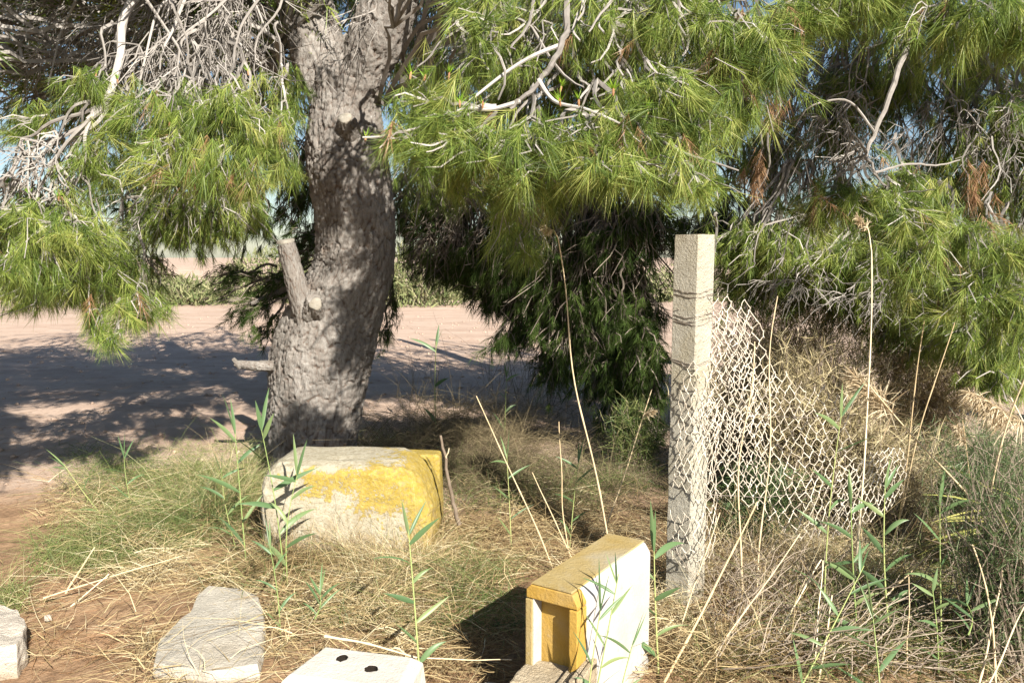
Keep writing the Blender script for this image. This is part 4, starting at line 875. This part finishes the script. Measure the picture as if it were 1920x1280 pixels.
# ------------------------------------------------------------------ reeds
def curve3(a, b, m, bow):
    t = np.linspace(0, 1, m)[:, None]; p = a + (b - a) * t + np.array(bow) * np.sin(math.pi * t) ; return p
def plume_geo(g, p0, p1, n, L, droop=.6, side=None):
    n = int(n * 2.2); t = rng.random(n) ** .9; base_ = p0 + (p1 - p0) * t[:, None]
    ax = unit((p1 - p0)[None])
    d = unit(ax * .8 + rng.normal(0, .45, (n, 3)) + np.array([0, 0, -droop]) + (0 if side is None else np.array(side)))
    Ls = L * rng.uniform(.4, 1.1, (n, 1)) * (1 - .5 * t[:, None])
    tt = np.linspace(0, 1, 4)[None, :, None]
    path = base_[:, None] + d[:, None] * Ls[:, None] * tt; path[..., 2] -= (Ls * droop * .5 * tt[0, :, 0] ** 2)
    g.blade(path, np.array([[.003, .0046, .004, .001]]), unit(rng.normal(0, 1, (n, 3))))
def to_ground(a, b):
    a = np.array(a, float); b = np.array(b, float)
    if a[2] > -.02 and b[2] > a[2] + .12:
        k = min((a[2] + .03) / (b[2] - a[2]), .8); a = a + (a - b) * k; a[2] = min(a[2], 0.0)
    return a
def dry_stalk(a, b, r, label, plume=None, bow=(0, 0, 0), cat='reed stalk', leaf=0, hook=None):
    a = to_ground(a, b); b = np.array(b, float)
    t = empty('dry_reed', a, label, cat, 'dry reed stalks')
    p = curve3(a, b, 22, bow) + np.array([1, 1, .3]) * (wiggle(a, b, 22, .012)[0] - (a + (b - a) * np.linspace(0, 1, 22)[:, None])); rr = np.linspace(r, r * .5, 22); rr[::5] *= 1.35
    if hook is not None:
        hk = b + np.array(hook) * np.linspace(.15, 1, 7)[:, None] + np.array([0, 0, .03]) * np.sin(np.linspace(.2, 3, 7))[:, None]; p = np.concatenate([p, hk]); rr = np.concatenate([rr, np.linspace(r * .5, r * .3, 7)])
    g = Geo(); g.tube(p[None], rr[None], 6); g.build('stalk', M['dry_reed'], t, smooth=True)
    if plume:
        g = Geo(); plume_geo(g, p[-4], p[-4] + np.array(plume[0], float), plume[1], plume[2], *plume[3:]); tag(g.build('plume', M['plume'], t), kind='stuff')
    for k in range(leaf):
        q = p[rng.integers(4, 16)]; d = np.array([rng.normal(0, .5), rng.normal(0, .3), -.4 - rng.random() * .4]); pth = q + np.linspace(0, 1, 6)[:, None] * d * .16; pth[:, 2] += .05 * np.sin(np.linspace(0, 3.1, 6))
        g = Geo(); g.blade(pth[None], np.array([[.006, .009, .009, .007, .004, .001]]), unit(rng.normal(0, 1, (1, 3)))); g.build('leaf', M['straw'], t)
    return t
def Pg(x, y, d): q = P(x, y, d); q[2] = max(q[2], -.03); return q
dry_stalk(Pg(1141, 1010, 4.1), P(1046, 445, 4.0), .0052, 'tallest slanting dry reed, rising between trunk and post with bent plume', plume=((-.05, 0, .02), 70, .05, .5), hook=(-.04, 0, .01), bow=(-.02, 0, 0))
dry_stalk(Pg(1024, 1040, 4.0), P(893, 742, 4.0), .0045, 'bare dry stalk leaning left above the straw, right of the yellow block')
dry_stalk(Pg(1065, 1030, 4.1), P(998, 885, 4.15), .004, 'short dry stalk beside the left leaning one')
dry_stalk(Pg(1066, 1010, 4.2), P(1048, 790, 4.25), .0038, 'thin upright dry stalk left of the tallest reed')
dry_stalk(Pg(1146, 960, 4.4), P(1222, 730, 4.3), .004, 'dry reed leaning right to a small grey plume beside the post', plume=((.05, -.02, .02), 80, .06, .3))
dry_stalk(Pg(1604, 1050, 3.6), P(1634, 470, 3.5), .0052, 'tall straight dry reed with hooked tip right of the mesh', plume=((-.05, 0, .06), 60, .06, .3), hook=(-.03, 0, .10), bow=(.01, 0, 0))
dry_stalk(Pg(1850, 975, 3.9), P(1632, 725, 3.5), .0055, 'dry reed slanting left with a large golden plume over the mesh', plume=((-.19, .02, .19), 260, .15, .3))
dry_stalk(Pg(1830, 1060, 3.3), P(1930, 690, 3.1), .0055, 'thick pale stalk leaning right off the frame edge', bow=(-.02, 0, 0))
dry_stalk(P(1990, 880, 3.4) * np.array([1, 1, 0]), P(1895, 745, 3.4), .005, 'reed bending in from the right with a big drooping plume', plume=((-.24, 0, .13), 300, .13, .6), bow=(.03, 0, .1))
dry_stalk(Pg(1830, 920, 3.9), P(1805, 790, 3.9), .0035, 'short reed with small rusty plume under the right pine', plume=((-.05, 0, .09), 120, .07, .4))
dry_stalk(Pg(1698, 860, 4.3), P(1733, 602, 4.2), .005, 'golden broken stalk standing right of the tall hooked reed')
dry_stalk(Pg(1722, 830, 4.2), P(1790, 605, 4.1), .0048, 'golden stalk leaning right beside the broken one')
dry_stalk(Pg(1436, 880, 3.62), P(1458, 555, 3.6), .0042, 'thin stalk standing in front of the mesh top')
dry_stalk(Pg(1270, 1230, 2.95), P(1420, 940, 3.4), .006, 'pale thick stalk leaning right across the foot of the mesh')
dry_stalk(Pg(1300, 1280, 2.9), P(1500, 1000, 3.3), .0042, 'thin stalk leaning right below the mesh')
dry_stalk(Pg(1290, 1140, 3.3), P(1350, 960, 3.4), .004, 'short straw coloured stalk at the post foot')
dry_stalk(Pg(1400, 1010, 3.5), P(1415, 640, 3.5), .0045, 'upright stalk woven through the mesh folds', bow=(-.02, 0, 0))
dry_stalk(Pg(1480, 1150, 3.2), P(1540, 1048, 3.25), .005, 'broken stub of reed pointing up to the bent reed')
dry_stalk(Pg(1535, 1290, 2.85), P(1560, 1115, 3.0), .0045, 'left of two golden stalks at the bottom edge')
dry_stalk(Pg(1525, 1275, 2.9), P(1543, 1050, 3.1), .0038, 'thin green gold stalk at the bottom edge below the mesh')
dry_stalk(Pg(1860, 1275, 2.8), P(1823, 1020, 3.0), .0048, 'grey white stalk curving down in the lower right corner', bow=(.03, 0, 0))
dry_stalk(Pg(1835, 1290, 2.8), P(1880, 1068, 3.0), .0048, 'golden cut stalk at the lower right')
dry_stalk(Pg(1850, 1290, 2.75), P(1930, 1120, 2.9), .0045, 'pale stalk leaning right in the lower right corner')
dry_stalk(Pg(1635, 1140, 3.2), P(1735, 1045, 3.3), .0052, 'stiff grey stalk lying slantwise over the brush')
dry_stalk(Pg(1702, 1220, 3.0), P(1704, 1080, 3.05), .0032, 'small upright twig in the lower right brush')
dry_stalk(P(610, 1192, 2.95), P(780, 1232, 2.85), .006, 'straw stem lying behind the holed block', bow=(0, 0, .01), leaf=1)
dry_stalk(P(780, 1232, 2.85), P(960, 1236, 2.8), .0030, 'thin thread of straw between holed and niche blocks', bow=(0, 0, -.005))
dry_stalk(Pg(248, 940, 4.5) * np.array([1, 1, 0]) + np.array([0, -.9, .02]), P(345, 1040, 3.9) + np.array([0, 0, 0]), .004, 'stalk lying on straw at the left verge')
dry_stalk(Pg(125, 1110, 3.75), P(178, 1025, 3.85), .0055, 'whitish reed sheath standing on the left verge', leaf=1)
dry_stalk(Pg(128, 1150, 3.6), P(205, 1075, 3.7), .0042, 'pale bent straw above bare soil at the left', leaf=1)
# fallen grey stick standing by the yellow block
stk = empty('dead_stick', Pg(858, 965, 4.35), 'weathered grey stick standing at the right end of the yellow block', 'stick')
g = Geo(); q = np.array([Pg(862, 985, 4.3), P(850, 945, 4.3), P(842, 905, 4.3), P(836, 865, 4.32), P(826, 818, 4.32)]); t = np.linspace(0, 4, 20)
q = np.stack([np.interp(t, range(5), q[:, i]) for i in range(3)], 1) + rng.normal(0, .003, (20, 3)); g.tube(q[None], np.linspace(.013, .007, 20)[None], 7); g.build('stem', M['brush'], stk, smooth=True)
g = Geo(); g.tube(wiggle(P(836, 865, 4.32), P(842, 840, 4.3), 5, .1), np.linspace(.005, .003, 5)[None], 5); g.build('side_twig', M['dry_reed'], stk)

def green_reed(base_, top_, label, leaves, r=.004, L=.17, w=.016, bow=(0, 0, 0), tone=.6, tuft=True):
    a = to_ground(base_, top_); b = np.array(top_, float)
    t = empty('green_reed', a, label, 'reed', 'green leafy reeds')
    p = curve3(a, b, 20, bow); g = Geo(); g.tube(p[None], np.linspace(r, r * .45, 20)[None], 6); g.build('stem', M['reed_stem'], t, smooth=True)
    up = unit(b - a)
    def leaf(q, d, ll, ww, bend):
        s = np.linspace(0, 1, 9); d = unit(np.array(d, float))
        pth = q + d * (s * ll)[:, None]; pth[:, 2] -= bend * ll * s ** 2
        wd = ww * np.array([.35, .8, 1, 1, .92, .75, .52, .27, .03])
        sd = unit(np.cross(d, [0, -1, .3]) + rng.normal(0, .45, 3))
        mid = pth + unit(np.cross(sd, d)) * (wd * .18)[:, None]
        g = Geo(); v = np.stack([pth - sd * wd[:, None] / 2, mid, pth + sd * wd[:, None] / 2], 1).reshape(-1, 3)
        f = [(3 * k + c, 3 * k + c + 1, 3 * k + c + 4, 3 * k + c + 3) for k in range(8) for c in (0, 1)]
        g.add(v, f, np.full(len(v), np.clip(rng.normal(tone, .18), 0, 1))); g.build('leaf', M['reed_leaf'], t, smooth=True)
    for k, h in enumerate(np.linspace(.18, .93, leaves)):
        q = p[int(h * 19)]; sgn = 1 if k % 2 else -1
        leaf(q, up * rng.uniform(.5, 1.1) + np.array([sgn * rng.uniform(.5, 1.0), rng.normal(0, .35), 0]), L * rng.uniform(.75, 1.2), w * rng.uniform(.8, 1.15), rng.uniform(.05, .45))
    if tuft:
        for k in range(2): leaf(p[-2], up * 1.6 + rng.normal(0, .3, 3), L * rng.uniform(.8, 1.2), w * .8, rng.uniform(0, .2))
    return t
GR = [((788, 1290, 2.75), (765, 985, 2.95), 'tall leafy reed rising before the yellow block from the bottom edge', 8, .0045, .15, .02), ((518, 990, 3.9), (487, 790, 4.0), 'reed with broad leaves at the left end of the yellow block', 6, .004, .24, .026),
      ((548, 985, 3.85), (560, 880, 3.9), 'reed before the white left half of the yellow block', 5, .0035, .22, .022), ((452, 940, 4.1), (440, 800, 4.2), 'reed in the shade left of the yellow block', 5, .004, .24, .024),
      ((520, 1150, 3.3), (505, 1020, 3.4), 'slim green shoot between the grey slab and the yellow block', 5, .003, .16, .012), ((590, 1160, 3.3), (600, 1110, 3.35), 'tuft of green blades in straw above the holed block', 5, .003, .14, .012),
      ((818, 760, 7.2), (818, 640, 7.2), 'lone reed standing dark against the pale field', 3, .006, .26, .035), ((948, 770, 7.0), (950, 700, 7.0), 'small dark reed sprout before the pale field, right of the lone reed', 4, .005, .17, .022),
      ((1118, 1290, 2.45), (1160, 1075, 2.55), 'reed crossing the white side of the niche block', 7, .0032, .13, .013), ((1105, 1300, 2.4), (1128, 1130, 2.45), 'bright short blades at the foot of the niche block', 4, .003, .15, .011), ((1160, 1300, 2.45), (1188, 1200, 2.5), 'young reed at lower right corner of the niche block', 3, .003, .13, .010),
      ((1232, 1180, 3.0), (1226, 1020, 3.05), 'broad leaved reed between the niche block and the post', 6, .004, .19, .026), ((1605, 1120, 3.2), (1595, 930, 3.3), 'pale green reed in front of the right end of the mesh', 6, .0045, .19, .022),
      ((1560, 990, 3.45), (1580, 760, 3.5), 'tall reed before the pale bush right of the mesh', 7, .004, .19, .018), ((1500, 1290, 2.8), (1620, 1060, 3.0), 'reed bending over the brush at the bottom edge', 7, .0042, .17, .020), ((1668, 1110, 3.2), (1660, 900, 3.3), 'dark leaved reed right of the mesh end', 8, .0045, .17, .024),
      ((1765, 1150, 3.1), (1762, 930, 3.2), 'reed with spreading leaves in the right brush', 6, .004, .17, .018), ((1755, 1180, 3.0), (1748, 1100, 3.05), 'low reed sprout below the spreading one', 5, .0035, .12, .018), ((1650, 1300, 2.75), (1636, 1150, 2.9), 'reed of long narrow blades at the bottom edge, right', 4, .004, .19, .016), ((1815, 1190, 2.9), (1812, 1130, 3.0), 'bright upright sprout left of the feathery shrub', 5, .0035, .15, .014),
      ((430, 960, 4.3), (415, 880, 4.3), 'short reed sprout on the left verge near the slab', 4, .003, .18, .014), ((165, 930, 4.9), (120, 870, 5.0), 'thin blades at the shade edge on the far left verge', 3, .003, .2, .012), ((240, 900, 5.1), (232, 850, 5.2), 'grassy sprout at the shade edge, left', 4, .003, .2, .013),
      ((955, 950, 4.4), (950, 850, 4.5), 'green sprout right of the dead stick', 5, .003, .17, .013), ((1075, 960, 4.4), (1085, 860, 4.5), 'green sprout beside the tallest dry reed', 5, .003, .17, .014)]
for (a, b, lab, n, r_, L_, w_l) in GR:
    green_reed(Pg(*a), P(*b), lab, n, r_, L_, w_l, bow=(rng.normal(0, .01), 0, 0))

# ------------------------------------------------------------------ shrubs near
def bush(name, center, rx, ry, h, n, L, w, mat, label, up=.7, cat='shrub', curl=.25, smat='brush'):
    """upright fine stems with many small side twigs"""
    c = np.array(center, float); c[2] = -.02; t = empty(name, c, label, cat)
    ns = max(20, n // 40); b = c + rng.normal(0, .22, (ns, 3)) * np.array([rx, ry, 0]); d = rng.normal(0, .45, (ns, 3)); d[:, 2] = 1
    e = c + unit(d) * np.array([rx, ry, h]) * rng.uniform(.6, 1.05, (ns, 1)) * 1.1
    p = wiggle(b, e, 10, .06, .05); g = Geo(); g.tube(p, np.linspace(.0035, .0012, 10)[None], 4); tag(g.build('stems', M[smat], t), kind='stuff')
    si = rng.integers(0, ns, n); ti = rng.integers(2, 10, n); q = p[si, ti] + rng.normal(0, .01, (n, 3))
    d = unit(rng.normal(0, 1, (n, 3)) + np.array([0, 0, up])); tt = np.linspace(0, 1, 4)
    path = q[:, None] + d[:, None] * (L * rng.uniform(.4, 1.2, (n, 1, 1))) * tt[None, :, None] + rng.normal(0, curl * L, (n, 1, 3)) * (tt ** 2)[None, :, None]
    g = Geo(); g.blade(path, np.array([[1, .9, .7, .2]]) * w, unit(rng.normal(0, 1, (n, 3)))); tag(g.build('foliage', mat, t), kind='stuff'); return t
bush('dry_bush', Pg(1540, 900, 4.7), .62, .35, 1.02, 12000, .10, .005, M['pale_bush'], 'pale straw coloured dry bush showing behind the wire mesh', 1.0)
bush('dry_bush', Pg(1660, 960, 4.5), .46, .3, .62, 7000, .09, .0042, M['pale_bush'], 'low brownish dry bush at the far end of the mesh', .6)
bush('dry_bush', Pg(1400, 800, 5.4), .6, .3, 1.05, 8000, .10, .005, M['pale_bush'], 'tall dry bush directly behind the mesh folds', 1.0)
bush('dry_bush', P(1480, 800, 6.6), 1.0, .5, 1.35, 9000, .13, .006, M['pale_bush'], 'tall grey scrub between the mesh and the pale field', 1.0)
bush('dry_bush', P(1720, 800, 6.2), .9, .5, 1.2, 8000, .13, .006, M['pale_bush'], 'tangled scrub under the right pine boughs', .8)
bush('green_bush', Pg(1420, 960, 4.4), .45, .25, .42, 4200, .09, .006, M['feather'], 'dark green low bush in shade seen through the mesh cells', .6)
bush('feathery_shrub', Pg(1900, 1200, 3.1), .48, .45, .78, 12000, .06, .0024, M['feather'], 'feathery green shrub at the lower right corner', .5)
bush('feathery_shrub', Pg(1880, 1000, 3.9), .55, .40, .75, 9000, .07, .0028, M['feather'], 'feathery green shrub at the right edge under the plumes', .5)
bush('feathery_shrub', Pg(1830, 880, 4.8), .7, .4, .6, 7000, .08, .0035, M['feather'], 'dusty green shrub behind the drooping plume', .5)
bush('green_bush', Pg(1190, 870, 6.0), .32, .25, .5, 3500, .10, .006, M['grass'], 'green undergrowth at the foot of the dark low pine', .9)
# yellow green blades fanning left
c = Pg(1960, 1010, 3.6); t = empty('grass_tussock', c, 'tussock of yellow green sword leaves at the right edge', 'grass')
for k in range(34):
    d = unit(np.array([-1.0 + rng.normal(0, .35), rng.normal(0, .3), .28 + rng.normal(0, .25)])); ll = rng.uniform(.25, .55); s = np.linspace(0, 1, 7)
    pth = c + np.array([rng.normal(0, .05), rng.normal(0, .08), .06]) + d * (s * ll)[:, None]; pth[:, 2] -= .25 * ll * s ** 2
    g = Geo(); g.blade(pth[None], np.array([[.008, .011, .012, .011, .009, .006, .001]]), unit(np.cross(d, [0, -.6, 1]) + rng.normal(0, .3, 3))[None]); g.build('leaf', M['yucca'], t)

# dry grey brush heaped in the lower right
def brush(name, x0, x1, y0, y1, n, L, label, el=.35, az=None, r=.0016):
    c = Pg((x0 + x1) / 2, (y0 + y1) / 2, G((x0 + x1) / 2, (y0 + y1) / 2)[1]); g = Geo()
    q = np.array([G(rng.uniform(x0, x1), rng.uniform(y0, y1)) for _ in range(n)]); q[:, 2] = rng.uniform(0, .12, n)
    th = rng.random(n) * 2 * math.pi if az is None else rng.normal(az, .5, n)
    d = np.stack([np.cos(th), np.sin(th), rng.normal(el, .25, n)], -1); d = unit(d)
    e = q + d * L * rng.uniform(.4, 1.2, (n, 1)); e[:, 2] = np.maximum(e[:, 2], .01)
    g.tube(wiggle(q, e, 7, .06, .05), np.linspace(r * 1.3, r * .6, 7)[None], 4)
    o = g.build(name, M['brush']); tag(o, label, 'brush', kind='stuff')
brush('dry_brush', 1330, 1720, 1130, 1300, 150, .45, 'tangle of grey dry stems heaped below the wire mesh', .25, .35, .0020)
brush('dry_brush', 1330, 1500, 1070, 1200, 180, .26, 'upright grey stubble at the foot of the mesh', .9, None, .0014)
brush('dry_brush', 1500, 1900, 1070, 1300, 150, .38, 'brown twigs lying among the reeds at the lower right', .3, None, .0016)

# ------------------------------------------------------------------ straw and grass
def scatter(name, regions, mat, L, w, el, curl, label, cat, seg=4, thick=.05, seedtone=None):
    g = Geo()
    for (x0, x1, y0, y1, n, kL) in regions:
        px = rng.uniform(x0, x1, n); py = rng.uniform(y0, y1, n)
        # soft edges: drop points near the border of the patch at random
        u = (px - x0) / (x1 - x0) * 2 - 1; v = (py - y0) / (y1 - y0) * 2 - 1
        k = rng.random(n) > (np.maximum(np.abs(u), np.abs(v)) - .6) / .45
        k &= ~((px > 290) & (px < 505) & (py > 1105) & (py < 1262) & (rng.random(n) < .93))      # little grows on the slab
        px, py = px[k], py[k]; n = len(px)
        q = np.array([G(a, b) for a, b in zip(px, py)])
        dens = fbm(q * 3.1 + 5, 3); k = rng.random(n) < np.clip(.65 + dens * 1.6, .08, 1); q = q[k]; n = len(q)
        q[:, 2] = ground_z(q[:, 0], q[:, 1]) + rng.random(n) ** 2 * thick
        th = rng.random(n) * 2 * math.pi
        e_ = np.clip(rng.normal(el, .3, n), -.05, 1.5)
        d = np.stack([np.cos(th) * np.cos(e_), np.sin(th) * np.cos(e_), np.sin(e_)], -1)
        ll = L * kL * rng.lognormal(0, .35, n)
        s = np.linspace(0, 1, seg)
        path = q[:, None] + d[:, None] * (ll[:, None, None] * s[None, :, None])
        bend = rng.normal(0, curl, (n, 3)); bend[:, 2] = -np.abs(bend[:, 2]) * 1.2
        path = path + bend[:, None] * (ll[:, None, None] * (s ** 2)[None, :, None])
        path[..., 2] = np.maximum(path[..., 2], ground_z(path[..., 0], path[..., 1]) + .002)
        wd = w * rng.uniform(.6, 1.4, (n, 1)) * np.linspace(1, .25, seg)[None]
        tone = np.clip(.56 + fbm(q * 1.7 + 40, 2) * .5 + rng.normal(0, .24, n), 0, 1)
        g.blade(path, wd, unit(rng.normal(0, 1, (n, 3))), tone)
    o = g.build(name, mat); return tag(o, label, cat, kind='stuff')
scatter('straw', [(240, 560, 1010, 1300, 7000, 1), (430, 1000, 960, 1180, 12000, 1), (500, 1000, 1060, 1300, 4500, 1), (820, 1260, 940, 1100, 9000, .9), (1180, 1500, 1040, 1300, 6500, 1), (1240, 1700, 930, 1100, 7000, .7), (1500, 1900, 1000, 1300, 6500, .8), (-60, 300, 1050, 1300, 700, 1), (820, 1200, 900, 980, 1200, .8), (250, 500, 1020, 1160, 4000, 1), (150, 480, 880, 1060, 4500, .9), (60, 300, 900, 1000, 1500, .8)],
        M['straw'], .20, .0034, .30, .35, 'matted golden straw covering the near ground', 'straw', 4, .09)
scatter('straw', [(480, 830, 985, 1075, 4500, 1.15), (470, 840, 1010, 1100, 3500, 1.25), (330, 500, 860, 1000, 1500, 1.2), (1250, 1500, 1010, 1120, 1600, 2.0), (1420, 1720, 1000, 1180, 1300, 1.8), (1300, 1500, 1100, 1280, 900, 1.6)], M['straw'], .20, .0026, 1.0, .3, 'taller straw standing by the yellow block and the wire mesh', 'straw', 5, .03)
scatter('grass', [(150, 480, 880, 1060, 7500, 1.1), (40, 260, 980, 1080, 2500, .8), (330, 520, 850, 980, 4000, 1.1), (830, 990, 1040, 1180, 2500, 1.1), (820, 1150, 860, 970, 4000, 1), (100, 460, 830, 940, 5000, .8), (1100, 1250, 820, 930, 2500, 1), (-40, 60, 1090, 1150, 600, .8), (1250, 1480, 1100, 1290, 900, 1), (1500, 1900, 1040, 1290, 4500, 1.5), (1700, 1920, 900, 1100, 2500, 1.6), (460, 840, 960, 1100, 3500, 1.1), (330, 620, 1030, 1180, 1200, .9), (560, 900, 1080, 1200, 900, 1), (820, 1000, 1060, 1200, 1500, 1.2), (400, 700, 830, 900, 2600, 1.4), (250, 490, 880, 1010, 3500, 1.3), (640, 900, 830, 900, 1500, 1.2)],
        M['grass'], .17, .0034, .8, .5, 'green grass growing on the verge', 'grass', 4, .03)
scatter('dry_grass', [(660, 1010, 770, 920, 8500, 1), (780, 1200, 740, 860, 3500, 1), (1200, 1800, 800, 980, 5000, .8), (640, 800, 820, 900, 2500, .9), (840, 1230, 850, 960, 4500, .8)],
        M['dead_grass_shaded'], .38, .0038, .75, .5, 'dry grass behind the yellow block, its colour darkened as shade', 'grass', 5, .03)
scatter('litter', [(-200, 1200, 610, 860, 5000, 1.6), (-200, 900, 580, 700, 1500, 2.2), (-100, 560, 830, 960, 1800, 1), (-100, 420, 1060, 1300, 2600, 1), (640, 1240, 1040, 1290, 4000, 1), (1240, 1900, 960, 1290, 6000, 1)], M['dead_needles'], .08, .0030, .06, .2, 'fallen brown needles and litter on the soil', 'litter', 3, .02)
# thin weeds standing against the pale field
scatter('field_weeds', [(880, 1040, 690, 790, 260, 1.3), (740, 900, 720, 800, 160, 1)], M['dead_grass_shaded'], .5, .006, 1.3, .25, 'thin dry weeds standing against the pale field', 'weeds', 6, .01)

# ------------------------------------------------------------------ clods and small stones on the field
g = Geo(); n = 900
for k in range(n):
    x, y = rng.uniform(-9, 6), rng.uniform(5.6, 22)
    r_ = rng.uniform(.012, .04); ico = np.array([(1, 0, 0), (-1, 0, 0), (0, 1, 0), (0, -1, 0), (0, 0, .7), (0, 0, -.5), (.7, .7, .2), (-.7, .6, .2)]) * r_ * rng.uniform(.7, 1.3, (8, 1))
    g.add(ico[:6] + np.array([x, y, float(ground_z(x, y)) + r_ * .15]), [(0, 2, 4), (2, 1, 4), (1, 3, 4), (3, 0, 4), (2, 0, 5), (1, 2, 5), (3, 1, 5), (0, 3, 5)])
tag(g.build('clods', M['soil'], smooth=True), 'scattered soil clods on the pale field', 'clods', kind='stuff')

tot = sum(len(o.data.polygons) for o in bpy.data.objects if o.type == 'MESH'); print('faces', tot)
